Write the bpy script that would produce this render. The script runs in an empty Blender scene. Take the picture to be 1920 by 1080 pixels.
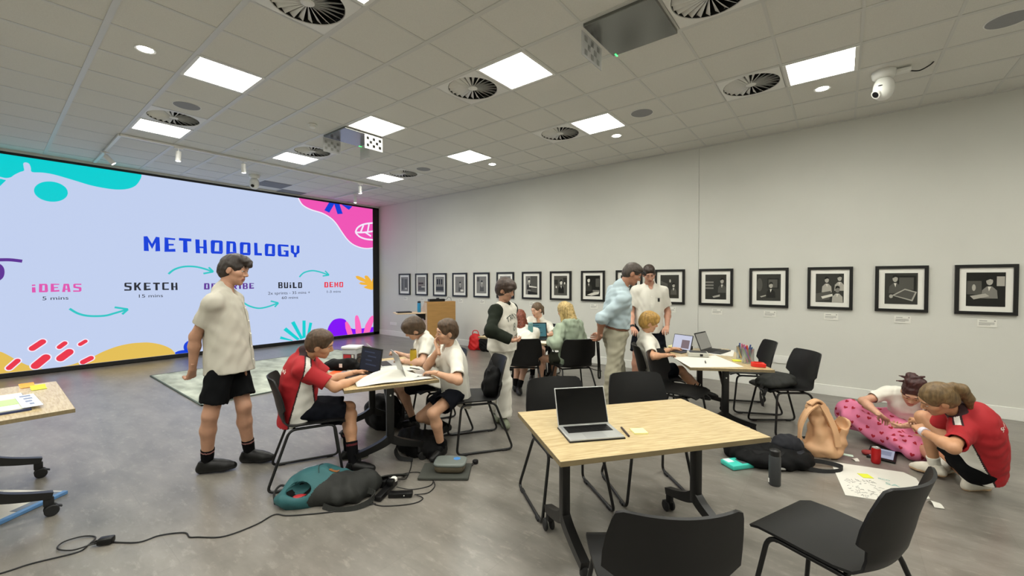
import bpy, bmesh, math, random
import numpy as np
from mathutils import Vector, Matrix

# ---------------------------------------------------------------- camera
SC = bpy.context.scene
COL = SC.collection
YAW, PIT, ROL = 2.23984, -0.01987, -0.00123
CAM = Vector((4.68749, -0.64426, 1.56385))
_F = Vector((math.cos(YAW) * math.cos(PIT), math.sin(YAW) * math.cos(PIT), math.sin(PIT)))
_R = Vector((math.sin(YAW), -math.cos(YAW), 0.0))
_U = _R.cross(_F)
_c, _s = math.cos(ROL), math.sin(ROL)
_R2, _U2 = _c * _R + _s * _U, -_s * _R + _c * _U
cd = bpy.data.cameras.new('camera')
cd.sensor_width = 36.0
cd.lens = 780.93 / 1920.0 * 36.0
cd.clip_start = 0.05
cam = bpy.data.objects.new('camera', cd)
cam.matrix_world = Matrix(((_R2.x, _U2.x, -_F.x, CAM.x), (_R2.y, _U2.y, -_F.y, CAM.y), (_R2.z, _U2.z, -_F.z, CAM.z), (0, 0, 0, 1)))
COL.objects.link(cam)
SC.camera = cam

# ---------------------------------------------------------------- world, exposure
w = bpy.data.worlds.new('world')
SC.world = w
w.use_nodes = True
w.node_tree.nodes['Background'].inputs[0].default_value = (0.55, 0.6, 0.66, 1)
w.node_tree.nodes['Background'].inputs[1].default_value = 0.12
SC.view_settings.view_transform = 'Standard'
SC.view_settings.look = 'None'
SC.view_settings.exposure = 0.12
SC.view_settings.gamma = 1.0
SC.view_settings.use_curve_mapping = False
PANEL_POWER = 17.0            # glow of the recessed ceiling light panels' diffusers
PANEL_WATTS = 12.0            # light thrown down by each panel
PANEL_SPREAD = 150            # beam angle of a panel, degrees
DOWN_POWER = 35.0             # radiance of the round downlights
SCREEN_POWER = 0.93           # the display wall's brightness
PANEL_COLOR = (1.0, 0.985, 0.895)
CEIL = 3.654
rng = random.Random(7)

# ---------------------------------------------------------------- helpers
def lin(h):
    h = h.lstrip('#')
    o = []
    for k in (0, 2, 4):
        v = int(h[k:k + 2], 16) / 255.0
        o.append(v / 12.92 if v <= 0.04045 else ((v + 0.055) / 1.055) ** 2.4)
    return (o[0], o[1], o[2], 1.0)

MATS = {}
def mat(name, col='#808080', rough=0.5, metal=0.0, noise=0.0, nscale=20.0, bump=0.0, bscale=200.0, emit=0.0, emit_col=None,
        alpha=1.0, trans=0.0, spec=0.5, stretch=None):
    """procedural Principled material; noise = amount of colour variation of the surface itself"""
    if name in MATS:
        return MATS[name]
    m = bpy.data.materials.new(name)
    m.use_nodes = True
    nt = m.node_tree
    b = nt.nodes['Principled BSDF']
    c = lin(col) if isinstance(col, str) else (*col, 1.0)
    b.inputs['Base Color'].default_value = c
    b.inputs['Roughness'].default_value = rough
    b.inputs['Metallic'].default_value = metal
    b.inputs['Specular IOR Level'].default_value = spec
    b.inputs['Alpha'].default_value = alpha
    b.inputs['Transmission Weight'].default_value = trans
    if emit:
        b.inputs['Emission Color'].default_value = (lin(emit_col) if isinstance(emit_col, str) else (*emit_col, 1)) if emit_col else c
        b.inputs['Emission Strength'].default_value = emit
    if noise or bump:
        tc = nt.nodes.new('ShaderNodeTexCoord')
        mp = nt.nodes.new('ShaderNodeMapping')
        nt.links.new(tc.outputs['Object'], mp.inputs['Vector'])
        if stretch:
            mp.inputs['Scale'].default_value = stretch
    if noise:
        n = nt.nodes.new('ShaderNodeTexNoise')
        n.inputs['Scale'].default_value = nscale
        n.inputs['Detail'].default_value = 4
        nt.links.new(mp.outputs[0], n.inputs['Vector'])
        r = nt.nodes.new('ShaderNodeValToRGB')
        r.color_ramp.elements[0].position = 0.3
        r.color_ramp.elements[1].position = 0.7
        r.color_ramp.elements[0].color = (*[max(0, x * (1 - noise)) for x in c[:3]], 1)
        r.color_ramp.elements[1].color = (*[min(1, x * (1 + noise)) for x in c[:3]], 1)
        nt.links.new(n.outputs['Fac'], r.inputs[0])
        nt.links.new(r.outputs[0], b.inputs['Base Color'])
    if bump:
        n2 = nt.nodes.new('ShaderNodeTexNoise')
        n2.inputs['Scale'].default_value = bscale
        n2.inputs['Detail'].default_value = 3
        nt.links.new(mp.outputs[0], n2.inputs['Vector'])
        bp = nt.nodes.new('ShaderNodeBump')
        bp.inputs['Strength'].default_value = bump
        bp.inputs['Distance'].default_value = 0.01
        nt.links.new(n2.outputs['Fac'], bp.inputs['Height'])
        nt.links.new(bp.outputs[0], b.inputs['Normal'])
    MATS[name] = m
    return m

class MB:
    """collects shapes into one mesh; every face keeps a material slot index"""
    def __init__(s):
        s.v, s.f, s.mi = [], [], []
    def add(s, vs, fs, m=0):
        o = len(s.v)
        s.v += [tuple(x) for x in vs]
        s.f += [tuple(o + i for i in f) for f in fs]
        s.mi += [m] * len(fs)
        return s
    def box(s, c, d, m=0, rot=None, bev=0.0):
        hx, hy, hz = d[0] / 2, d[1] / 2, d[2] / 2
        if bev:
            bm = bmesh.new()
            bmesh.ops.create_cube(bm, size=1.0)
            for q in bm.verts:
                q.co = Vector((q.co.x * d[0], q.co.y * d[1], q.co.z * d[2]))
            bmesh.ops.bevel(bm, geom=list(bm.edges), offset=min(bev, min(d) * 0.45), segments=2, affect='EDGES', profile=0.5)
            vs = [q.co.copy() for q in bm.verts]
            fs = [[q.index for q in f.verts] for f in bm.faces]
            bm.verts.index_update()
            fs = [[q.index for q in f.verts] for f in bm.faces]
            bm.free()
        else:
            vs = [Vector((x, y, z)) for x in (-hx, hx) for y in (-hy, hy) for z in (-hz, hz)]
            fs = [(0, 1, 3, 2), (4, 6, 7, 5), (0, 4, 5, 1), (2, 3, 7, 6), (0, 2, 6, 4), (1, 5, 7, 3)]
        if rot is not None:
            vs = [rot @ q for q in vs]
        c = Vector(c)
        return s.add([q + c for q in vs], fs, m)
    def bar(s, a, b, wx, wz, m=0, up=(0, 0, 1), bev=0.0):
        """box from a to b with width wx (sideways) and wz (along up)"""
        a, b = Vector(a), Vector(b)
        y = (b - a)
        L = y.length
        y.normalize()
        u = Vector(up)
        x = y.cross(u)
        if x.length < 1e-5:
            x = y.cross(Vector((1, 0, 0)))
        x.normalize()
        z = x.cross(y)
        R = Matrix((x, y, z)).transposed()
        return s.box((a + b) / 2, (wx, L, wz), m, R, bev)
    def cyl(s, a, b, r0, r1=None, n=16, m=0, caps=True):
        r1 = r0 if r1 is None else r1
        a, b = Vector(a), Vector(b)
        y = (b - a).normalized()
        x = y.orthogonal().normalized()
        z = x.cross(y)
        vs = []
        for p, r in ((a, r0), (b, r1)):
            for k in range(n):
                t = 2 * math.pi * k / n
                vs.append(p + x * (r * math.cos(t)) + z * (r * math.sin(t)))
        fs = [(k, k + n, (k + 1) % n + n, (k + 1) % n) for k in range(n)]
        if caps:
            fs += [tuple(range(n)), tuple(range(2 * n - 1, n - 1, -1))]
        return s.add(vs, fs, m)
    def lathe(s, prof, c=(0, 0, 0), n=24, m=0, axis=None, cap=True):
        """profile of (radius, height) revolved about z (or axis)"""
        c = Vector(c)
        R = Matrix.Identity(3)
        if axis is not None:
            R = Vector((0, 0, 1)).rotation_difference(Vector(axis)).to_matrix()
        vs, fs = [], []
        for r, h in prof:
            for k in range(n):
                t = 2 * math.pi * k / n
                vs.append(c + R @ Vector((r * math.cos(t), r * math.sin(t), h)))
        for i in range(len(prof) - 1):
            for k in range(n):
                fs.append((i * n + k, i * n + (k + 1) % n, (i + 1) * n + (k + 1) % n, (i + 1) * n + k))
        if cap and prof[0][0] > 1e-6:
            fs.append(tuple(range(n - 1, -1, -1)))
        if cap and prof[-1][0] > 1e-6:
            fs.append(tuple((len(prof) - 1) * n + k for k in range(n)))
        return s.add(vs, fs, m)
    def tube(s, pts, r, n=8, m=0, closed=False, smooth=0):
        pts = [Vector(p) for p in pts]
        if smooth:
            pts = spline(pts, smooth, closed)
        N = len(pts)
        vs, fs = [], []
        px = None
        for i in range(N):
            if closed:
                t = pts[(i + 1) % N] - pts[i - 1]
            else:
                t = pts[min(i + 1, N - 1)] - pts[max(i - 1, 0)]
            if t.length < 1e-9:
                t = Vector((0, 0, 1))
            t.normalize()
            if px is None:
                x = t.orthogonal().normalized()
            else:
                x = px - t * px.dot(t)
                x = x.normalized() if x.length > 1e-6 else t.orthogonal().normalized()
            px = x
            z = t.cross(x)
            rr = r[i] if isinstance(r, (list, tuple)) and not smooth else (r if not isinstance(r, (list, tuple)) else r[0])
            for k in range(n):
                a = 2 * math.pi * k / n
                vs.append(pts[i] + x * (rr * math.cos(a)) + z * (rr * math.sin(a)))
        M = N if closed else N - 1
        for i in range(M):
            j = (i + 1) % N
            for k in range(n):
                fs.append((i * n + k, i * n + (k + 1) % n, j * n + (k + 1) % n, j * n + k))
        if not closed:
            fs.append(tuple(range(n - 1, -1, -1)))
            fs.append(tuple((N - 1) * n + k for k in range(n)))
        return s.add(vs, fs, m)
    def ribbon(s, pts, width, thick, side, m=0, smooth=0):
        """flat strap along pts; side = direction(s) across the strap"""
        pts = [Vector(p) for p in pts]
        if smooth:
            pts = spline(pts, smooth)
        N = len(pts)
        vs, fs = [], []
        sd = Vector(side).normalized()
        for i in range(N):
            t = (pts[min(i + 1, N - 1)] - pts[max(i - 1, 0)]).normalized()
            x = (sd - t * sd.dot(t))
            x = x.normalized() if x.length > 1e-5 else t.orthogonal().normalized()
            z = t.cross(x)
            for a, b in ((-1, -1), (1, -1), (1, 1), (-1, 1)):
                vs.append(pts[i] + x * (a * width / 2) + z * (b * thick / 2))
        for i in range(N - 1):
            for k in range(4):
                fs.append((i * 4 + k, i * 4 + (k + 1) % 4, i * 4 + 4 + (k + 1) % 4, i * 4 + 4 + k))
        fs += [(3, 2, 1, 0), tuple((N - 1) * 4 + k for k in range(4))]
        return s.add(vs, fs, m)
    def prism(s, poly, axis, d0, d1, m=0):
        """2D polygon extruded; axis 'z': (x,y)->(x,y,d); 'x': (y,z)->(d,y,z); 'y': (x,z)->(x,d,z)"""
        n = len(poly)
        def P(p, d):
            return {'z': (p[0], p[1], d), 'x': (d, p[0], p[1]), 'y': (p[0], d, p[1])}[axis]
        vs = [P(p, d0) for p in poly] + [P(p, d1) for p in poly]
        fs = [tuple(range(n)), tuple(range(2 * n - 1, n - 1, -1))] + [(k, k + n, (k + 1) % n + n, (k + 1) % n) for k in range(n)]
        return s.add(vs, fs, m)
    def ell(s, c, r, n=16, k=10, m=0, rot=None, p=1.0):
        """ellipsoid; p<1 squares it off"""
        c = Vector(c)
        vs, fs = [], []
        sg = lambda x: math.copysign(abs(x) ** p, x)
        for i in range(k + 1):
            ph = -math.pi / 2 + math.pi * i / k
            for j in range(n):
                th = 2 * math.pi * j / n
                q = Vector((r[0] * sg(math.cos(ph)) * sg(math.cos(th)), r[1] * sg(math.cos(ph)) * sg(math.sin(th)), r[2] * sg(math.sin(ph))))
                if rot is not None:
                    q = rot @ q
                vs.append(c + q)
        for i in range(k):
            for j in range(n):
                fs.append((i * n + j, i * n + (j + 1) % n, (i + 1) * n + (j + 1) % n, (i + 1) * n + j))
        return s.add(vs, fs, m)
    def grid(s, fn, nu, nv, m=0, thick=0.0):
        """surface fn(u,v)->point on 0..1; with thickness it is closed like a sheet"""
        P = [[Vector(fn(i / nu, j / nv)) for j in range(nv + 1)] for i in range(nu + 1)]
        W = nv + 1
        if not thick:
            return s.add([p for r in P for p in r], [(i * W + j, (i + 1) * W + j, (i + 1) * W + j + 1, i * W + j + 1) for i in range(nu) for j in range(nv)], m)
        Nn = []
        for i in range(nu + 1):
            for j in range(nv + 1):
                du = P[min(i + 1, nu)][j] - P[max(i - 1, 0)][j]
                dv = P[i][min(j + 1, nv)] - P[i][max(j - 1, 0)]
                q = du.cross(dv)
                Nn.append(q.normalized() if q.length > 1e-12 else Vector((0, 0, 1)))
        fl = [p for r in P for p in r]
        vs = [p + q * (thick / 2) for p, q in zip(fl, Nn)] + [p - q * (thick / 2) for p, q in zip(fl, Nn)]
        K = len(fl)
        fs = []
        for i in range(nu):
            for j in range(nv):
                a, b, c, d = i * W + j, (i + 1) * W + j, (i + 1) * W + j + 1, i * W + j + 1
                fs += [(a, b, c, d), (K + d, K + c, K + b, K + a)]
        for i in range(nu):
            for j in (0, nv):
                a, b = i * W + j, (i + 1) * W + j
                fs.append((a, K + a, K + b, b) if j == 0 else (b, K + b, K + a, a))
        for j in range(nv):
            for i in (0, nu):
                a, b = i * W + j, i * W + j + 1
                fs.append((b, K + b, K + a, a) if i == 0 else (a, K + a, K + b, b))
        return s.add(vs, fs, m)
    def build(s, name, mats, parent=None, smooth=False, **kw):
        if not isinstance(mats, (list, tuple)):
            mats = [mats]
        me = bpy.data.meshes.new(name)
        me.from_pydata([tuple(q) for q in s.v], [], s.f)
        for q in mats:
            me.materials.append(q)
        if len(mats) > 1:
            me.polygons.foreach_set('material_index', s.mi)
        bm = bmesh.new()
        bm.from_mesh(me)
        bmesh.ops.recalc_face_normals(bm, faces=bm.faces)
        bm.to_mesh(me)
        bm.free()
        if smooth:
            me.polygons.foreach_set('use_smooth', [True] * len(me.polygons))
            if smooth is not True:
                me.set_sharp_from_angle(angle=math.radians(smooth))
        o = bpy.data.objects.new(name, me)
        COL.objects.link(o)
        if parent is not None:
            o.parent = parent
        for k, val in kw.items():
            o[k] = val
        return o

def spline(pts, k, closed=False):
    out = []
    N = len(pts)
    rngi = range(N) if closed else range(N - 1)
    for i in rngi:
        if closed:
            p0, p1, p2, p3 = pts[i - 1], pts[i], pts[(i + 1) % N], pts[(i + 2) % N]
        else:
            p0, p1, p2, p3 = pts[max(i - 1, 0)], pts[i], pts[i + 1], pts[min(i + 2, N - 1)]
        for j in range(k):
            t = j / k
            out.append(0.5 * ((2 * p1) + (p2 - p0) * t + (2 * p0 - 5 * p1 + 4 * p2 - p3) * t * t + (3 * p1 - p0 - 3 * p2 + p3) * t ** 3))
    if not closed:
        out.append(pts[-1])
    return out

def thing(name, label, cat, loc=(0, 0, 0), rz=0.0, group=None):
    o = bpy.data.objects.new(name, None)
    o.empty_display_size = 0.1
    COL.objects.link(o)
    o.location = loc
    o.rotation_euler = (0, 0, rz)
    o['label'] = label
    o['category'] = cat
    if group:
        o['group'] = group
    return o

def tag(o, label, cat, group=None):
    o['label'] = label
    o['category'] = cat
    if group:
        o['group'] = group
    return o

def struct(o):
    o['kind'] = 'structure'
    return o

def dup(root, loc, rz, label, group=None):
    r = root.copy()
    COL.objects.link(r)
    r.location = loc
    r.rotation_euler = (0, 0, rz)
    r['label'] = label
    if group:
        r['group'] = group
    for ch in list(root.children):
        c = ch.copy()
        COL.objects.link(c)
        c.parent = r
        for g in ch.children:
            d = g.copy()
            COL.objects.link(d)
            d.parent = c
    return r

def heading(dx, dy):
    """rotation so that local +y points along (dx, dy)"""
    return math.atan2(dy, dx) - math.pi / 2

def text_mesh(txt, size, bold=0.0, spacing=1.0):
    """outline of a string as 2D triangles (x right, y up), left-bottom at the origin"""
    cu = bpy.data.curves.new('t', 'FONT')
    cu.body = txt
    cu.size = size
    cu.offset = bold
    cu.space_character = spacing
    cu.fill_mode = 'BOTH'
    ob = bpy.data.objects.new('t', cu)
    COL.objects.link(ob)
    dg = bpy.context.evaluated_depsgraph_get()
    me = ob.evaluated_get(dg).to_mesh()
    vs = [(q.co.x, q.co.y) for q in me.vertices]
    fs = [tuple(p.vertices) for p in me.polygons]
    ob.evaluated_get(dg).to_mesh_clear()
    bpy.data.objects.remove(ob)
    bpy.data.curves.remove(cu)
    return vs, fs

def put_text(mb, txt, x0, y0, x1, h, place, m=0, bold=0.0):
    """string stretched to run from x0 to x1 with cap height h, each point sent through place(x, y)"""
    vs, fs = text_mesh(txt, 1.0, bold)
    if not vs:
        return
    a, b = min(q[0] for q in vs), max(q[0] for q in vs)
    caps = 0.70
    mb.add([place(x0 + (q[0] - a) / (b - a) * (x1 - x0), y0 + q[1] / caps * h) for q in vs], fs, m)
# ================================================================ the room
XW, YN, XE, YS = -5.86, 6.403, 8.6, -4.6
def floor_material():
    m = bpy.data.materials.new('stone_look_vinyl')
    m.use_nodes = True
    nt = m.node_tree
    N, L = nt.nodes, nt.links
    b = N['Principled BSDF']
    tc = N.new('ShaderNodeTexCoord')
    mp = N.new('ShaderNodeMapping')
    mp.inputs['Rotation'].default_value = (0, 0, math.radians(90))
    L.new(tc.outputs['Object'], mp.inputs['Vector'])
    mp2 = N.new('ShaderNodeMapping')
    mp2.inputs['Scale'].default_value = (1.0, 0.35, 1.0)
    L.new(mp.outputs[0], mp2.inputs['Vector'])
    n1 = N.new('ShaderNodeTexNoise')
    n1.inputs['Scale'].default_value = 5.0
    n1.inputs['Detail'].default_value = 8
    n1.inputs['Roughness'].default_value = 0.62
    L.new(mp2.outputs[0], n1.inputs['Vector'])
    r1 = N.new('ShaderNodeValToRGB')
    r1.color_ramp.elements[0].position = 0.32
    r1.color_ramp.elements[1].position = 0.72
    r1.color_ramp.elements[0].color = lin('#67635c')
    r1.color_ramp.elements[1].color = lin('#86817a')
    L.new(n1.outputs['Fac'], r1.inputs[0])
    n2 = N.new('ShaderNodeTexNoise')
    n2.inputs['Scale'].default_value = 22
    n2.inputs['Detail'].default_value = 6
    n2.inputs['Roughness'].default_value = 0.7
    L.new(mp2.outputs[0], n2.inputs['Vector'])
    r2 = N.new('ShaderNodeValToRGB')
    r2.color_ramp.elements[0].position = 0.54
    r2.color_ramp.elements[1].position = 0.74
    r2.color_ramp.elements[0].color = (0, 0, 0, 1)
    r2.color_ramp.elements[1].color = (0.6, 0.6, 0.6, 1)
    L.new(n2.outputs['Fac'], r2.inputs[0])
    mx = N.new('ShaderNodeMixRGB')
    mx.blend_type = 'MIX'
    mx.inputs[2].default_value = lin('#a09a90')
    L.new(r2.outputs[0], mx.inputs[0])
    L.new(r1.outputs[0], mx.inputs[1])
    br = N.new('ShaderNodeTexBrick')
    br.inputs['Scale'].default_value = 1.0
    br.inputs['Brick Width'].default_value = 0.92
    br.inputs['Row Height'].default_value = 0.46
    br.inputs['Mortar Size'].default_value = 0.0022
    br.inputs['Mortar Smooth'].default_value = 0.3
    br.inputs['Color1'].default_value = (1, 1, 1, 1)
    br.inputs['Color2'].default_value = (0.93, 0.93, 0.93, 1)
    br.inputs['Mortar'].default_value = (0.86, 0.86, 0.86, 1)
    L.new(mp.outputs[0], br.inputs['Vector'])
    ml = N.new('ShaderNodeMixRGB')
    ml.blend_type = 'MULTIPLY'
    ml.inputs[0].default_value = 1.0
    L.new(mx.outputs[0], ml.inputs[1])
    L.new(br.outputs['Color'], ml.inputs[2])
    L.new(ml.outputs[0], b.inputs['Base Color'])
    b.inputs['Roughness'].default_value = 0.3
    b.inputs['Specular IOR Level'].default_value = 0.6
    bp = N.new('ShaderNodeBump')
    bp.inputs['Strength'].default_value = 0.08
    bp.inputs['Distance'].default_value = 0.01
    L.new(n2.outputs['Fac'], bp.inputs['Height'])
    L.new(bp.outputs[0], b.inputs['Normal'])
    return m

M_wall = mat('white_wall_paint', '#d2d2ca', 0.75, noise=0.015, nscale=2.0, bump=0.03, bscale=300)
M_trim = mat('white_trim', '#e3e3dc', 0.5)
M_tile = mat('ceiling_tile', '#d6d5ce', 0.95, noise=0.05, nscale=160.0, bump=0.15, bscale=350)
M_tbar = mat('white_tbar', '#c9c9c4', 0.4)
M_void = mat('dark_void', '#141414', 0.9)

struct(MB().box(((XW + XE) / 2, (YS + YN) / 2, -0.05), (XE - XW + 0.4, YN - YS + 0.4, 0.1)).build('floor', floor_material()))

# picture wall in three sheets with fine joints, then the other walls
mb = MB()
xs = [XW - 0.2, -4.08, 2.90, XE + 0.2]
for a, b_ in zip(xs, xs[1:]):
    mb.box(((a + b_) / 2, YN + 0.06, CEIL / 2 + 0.1), (b_ - a - 0.004, 0.12, CEIL + 0.2))
mb.box(((XW + XE) / 2, YN + 0.14, CEIL / 2 + 0.1), (XE - XW + 0.4, 0.06, CEIL + 0.2))
struct(mb.build('wall_north', M_wall))
struct(MB().box((XW - 0.06, (YS + YN) / 2, CEIL / 2 + 0.1), (0.12, YN - YS, CEIL + 0.2)).build('wall_west', M_wall))
struct(MB().box((XE + 0.06, (YS + YN) / 2, CEIL / 2 + 0.1), (0.12, YN - YS, CEIL + 0.2)).build('wall_east', M_wall))
struct(MB().box(((XW + XE) / 2, YS - 0.06, CEIL / 2 + 0.1), (XE - XW, 0.12, CEIL + 0.2)).build('wall_south', M_wall))
struct(MB().box(((XW + XE) / 2, YN - 0.007, 0.07), (XE - XW - 0.02, 0.014, 0.14), bev=0.004).build('baseboard_north', M_trim))

# ceiling: 600 mm tiles, left open where a light or an air diffuser sits
LIGHTS = [(i, j) for i in (-5, -1, 3, 7, 11) for j in (-5, -2, 1, 4, 7)]
VENTS = [(-4, 1), (-4, 4), (-4, 7), (2, 1), (2, 4), (2, 7), (6, 1), (6, 4), (6, 7), (2, -2)]
GREY = [(-10, 6), (-9, 5)]
PANEL = [(5, 4), (-2, 4)]
open_cells = set(LIGHTS) | set(VENTS)
T = 0.6
mb = MB()
for i in range(-10, 15):
    for j in range(-8, 11):
        if (i, j) in open_cells:
            continue
        x0, x1, y0, y1 = max(i * T, XW), min(i * T + T, XE), max(j * T, YS), min(j * T + T, YN)
        if x1 <= x0 or y1 <= y0:
            continue
        mb.add([(x0, y0, CEIL), (x1, y0, CEIL), (x1, y1, CEIL), (x0, y1, CEIL)], [(0, 1, 2, 3)])
mb.box(((XW + XE) / 2, (YS + YN) / 2, CEIL + 0.42), (XE - XW + 0.4, YN - YS + 0.4, 0.05))
struct(mb.build('ceiling', M_tile))
mb = MB()
for j in range(-7, 11):
    mb.box(((XW + XE) / 2, j * T, CEIL - 0.001), (XE - XW, 0.042, 0.008))
for i in range(-9, 15):
    mb.box((i * T, (YS + YN) / 2, CEIL - 0.0005), (0.024, YN - YS, 0.007))
struct(mb.build('trim_1', M_tbar))
mb = MB()
mb.box(((XW + XE) / 2, YN - 0.012, CEIL - 0.006), (XE - XW, 0.024, 0.016))
mb.box((XW + 0.06, (YS + YN) / 2, CEIL - 0.02), (0.12, YN - YS, 0.045))
struct(mb.build('trim_2', M_tbar))

# recessed light panels
M_lframe = mat('white_light_frame', '#e0e0dc', 0.5)
def light_mat(name, power, color):
    m = bpy.data.materials.new(name)
    m.use_nodes = True
    b = m.node_tree.nodes['Principled BSDF']
    b.inputs['Base Color'].default_value = (0.8, 0.8, 0.8, 1)
    b.inputs['Emission Color'].default_value = (*color, 1)
    b.inputs['Emission Strength'].default_value = power
    return m
M_diff = light_mat('lit_diffuser', PANEL_POWER, PANEL_COLOR)
M_down = light_mat('lit_downlight', DOWN_POWER, (1.0, 0.97, 0.88))
def where(i, j):
    row = {1: 'near row', 4: 'middle row', 7: 'row along the picture wall', -2: 'row above the camera'}.get(j, 'row behind the camera')
    return row
fr = MB()
for sx, sy, dx, dy in ((0, -1, .585, .03), (0, 1, .585, .03), (-1, 0, .03, .585), (1, 0, .03, .585)):
    fr.box((sx * 0.2775, sy * 0.2775, -0.001), (dx, dy, 0.012))
root = None
pos_name = {-5: 'first from the display wall', -1: 'second from the display wall', 3: 'third from the display wall', 7: 'fourth from the display wall', 11: 'fifth from the display wall'}
for (i, j) in LIGHTS:
    lb = 'square lit ceiling panel, %s, %s' % (pos_name[i], where(i, j))
    loc = (i * T + .3, j * T + .3, CEIL)
    if root is None:
        root = thing('ceiling_light', lb, 'ceiling light', loc, group='square ceiling light panels')
        fr.build('frame', M_lframe, root)
        MB().box((0, 0, 0.012), (0.53, 0.53, 0.02)).build('diffuser', M_diff, root)
    else:
        dup(root, loc, 0, lb)
    if i > 8 and j < -3:
        continue
    ld = bpy.data.lights.new('panel_light', 'AREA')
    ld.shape, ld.size = 'SQUARE', 0.52
    ld.energy, ld.color = PANEL_WATTS, PANEL_COLOR
    ld.spread = math.radians(PANEL_SPREAD)
    lo = bpy.data.objects.new('panel_light', ld)
    lo.location = (loc[0], loc[1], CEIL - 0.004)
    COL.objects.link(lo)

# swirl air diffusers
M_vent = mat('white_vent_metal', '#e2e2de', 0.5)
root = None
vn = {(-4, 1): 'next to the lit panel nearest the display wall at left', (-4, 4): 'beside a lit panel above the middle of the display wall',
      (-4, 7): 'looking smallest, by the far corner of the room', (2, 1): 'large, at the top edge left of centre', (2, 4): 'left of the large central ceiling light',
      (2, 7): 'by the third light of the row along the picture wall', (6, 1): 'above the camera on the right', (6, 4): 'large, at the top edge right of the grey square panel',
      (6, 7): 'left of the lit panel at right by the picture wall', (2, -2): 'above the camera'}
for (i, j) in VENTS:
    lb = 'round swirl air vent ' + vn[(i, j)]
    loc = (i * T + .3, j * T + .3, CEIL)
    if root is None:
        root = thing('ceiling_vent', lb, 'air vent', loc, group='swirl ceiling air vents')
        n = 48
        vs, fs = [], []
        for k in range(n):
            t = 2 * math.pi * k / n
            c, s = math.cos(t), math.sin(t)
            q = 0.293 / max(abs(c), abs(s))
            vs += [(0.268 * c, 0.268 * s, -0.004), (q * c, q * s, -0.004), (0.262 * c, 0.262 * s, 0.02), (q * c, q * s, 0.02)]
        for k in range(n):
            a, b_ = 4 * k, 4 * ((k + 1) % n)
            fs += [(a, a + 1, b_ + 1, b_), (a, b_, b_ + 2, a + 2), (a + 1, a + 3, b_ + 3, b_ + 1)]
        MB().add(vs, fs).build('faceplate', M_vent, root)
        mb = MB()
        for k in range(24):
            t = 2 * math.pi * k / 24
            ra = Vector((math.cos(t), math.sin(t), 0))
            ta = Vector((-math.sin(t), math.cos(t), 0))
            p0, p1 = ra * 0.045, ra * 0.262
            w0, w1 = 0.007, 0.034
            up = Vector((0, 0, 0.026))
            q = []
            for p, ww in ((p0, w0), (p1, w1)):
                q += [p - ta * ww * .5 + Vector((0, 0, 0.0)), p + ta * ww * .5 + up]
            th = Vector((0, 0, 0.003))
            vs = q + [z + th for z in q]
            mb.add(vs, [(0, 1, 3, 2), (4, 6, 7, 5), (0, 4, 5, 1), (2, 3, 7, 6), (0, 2, 6, 4), (1, 5, 7, 3)])
        mb.build('blades', M_vent, root)
        MB().lathe([(0.0, -0.006), (0.03, -0.005), (0.05, 0.002), (0.05, 0.02), (0.0, 0.02)]).build('hub', M_vent, root)
        MB().lathe([(0.262, 0.0), (0.262, 0.16), (0.0, 0.16)], n=32, cap=False).build('plenum', M_void, root)
    else:
        dup(root, loc, 0, lb)

# round downlights
root = None
for (x, y, lb) in ((-0.28, 0.29, 'round downlight at upper left, alone near the camera side'), (-0.29, 5.08, 'round downlight nearest the display wall, along the picture wall'),
                   (2.1, 5.08, 'round downlight between two others along the picture wall'), (4.5, 5.08, 'round downlight under the rightmost lit panel'),
                   (6.9, 5.08, 'round downlight along the picture wall, beyond the right edge')):
    loc = (x, y, CEIL)
    if root is None:
        root = thing('downlight', lb, 'downlight', loc, group='round downlights')
        MB().lathe([(0.058, -0.002), (0.075, -0.006), (0.078, 0.0), (0.058, 0.0)], n=28).build('trim_ring', M_lframe, root)
        MB().lathe([(0.0, -0.003), (0.058, -0.003), (0.058, 0.004)], n=28).build('lens', M_down, root)
    else:
        dup(root, loc, 0, lb)

# round ceiling speakers
M_spk = mat('grey_speaker_mesh', '#8f9092', 0.8, noise=0.08, nscale=300)
root = None
for (x, y, lb) in ((-1.49, 0.89, 'round grey ceiling speaker at left between a lit panel and a swirl vent'), (-1.52, 4.52, 'round grey ceiling speaker, small and far, left of centre'),
                   (2.7, 4.5, 'round grey ceiling speaker right of the lit panel near the centre'), (5.72, 4.5, 'round grey ceiling speaker at the top right edge')):
    loc = (x, y, CEIL)
    if root is None:
        root = thing('ceiling_speaker', lb, 'speaker', loc, group='round ceiling speakers')
        MB().lathe([(0.0, -0.006), (0.125, -0.006), (0.13, -0.004)], n=36).build('grille', M_spk, root)
        MB().lathe([(0.13, -0.004), (0.137, -0.005), (0.14, 0.0), (0.13, 0.001)], n=36).build('rim', M_vent, root)
    else:
        dup(root, loc, 0, lb)

# dark grey vent tiles near the display wall
M_greyt = mat('grey_grille_tile', '#77787a', 0.8, noise=0.1, nscale=200)
for (i, j, lb) in ((-10, 6, 'grey ceiling grille tile nearest the corner by the display wall'), (-9, 5, 'grey ceiling grille tile above the middle of the display wall')):
    tag(MB().box((i * T + .3 + (0.06 if i == -10 else 0), j * T + .3, CEIL - 0.006), (0.56 if i > -10 else 0.44, 0.56, 0.008)).build('grille_tile', M_greyt), lb, 'ceiling grille', 'grey grille tiles')

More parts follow.
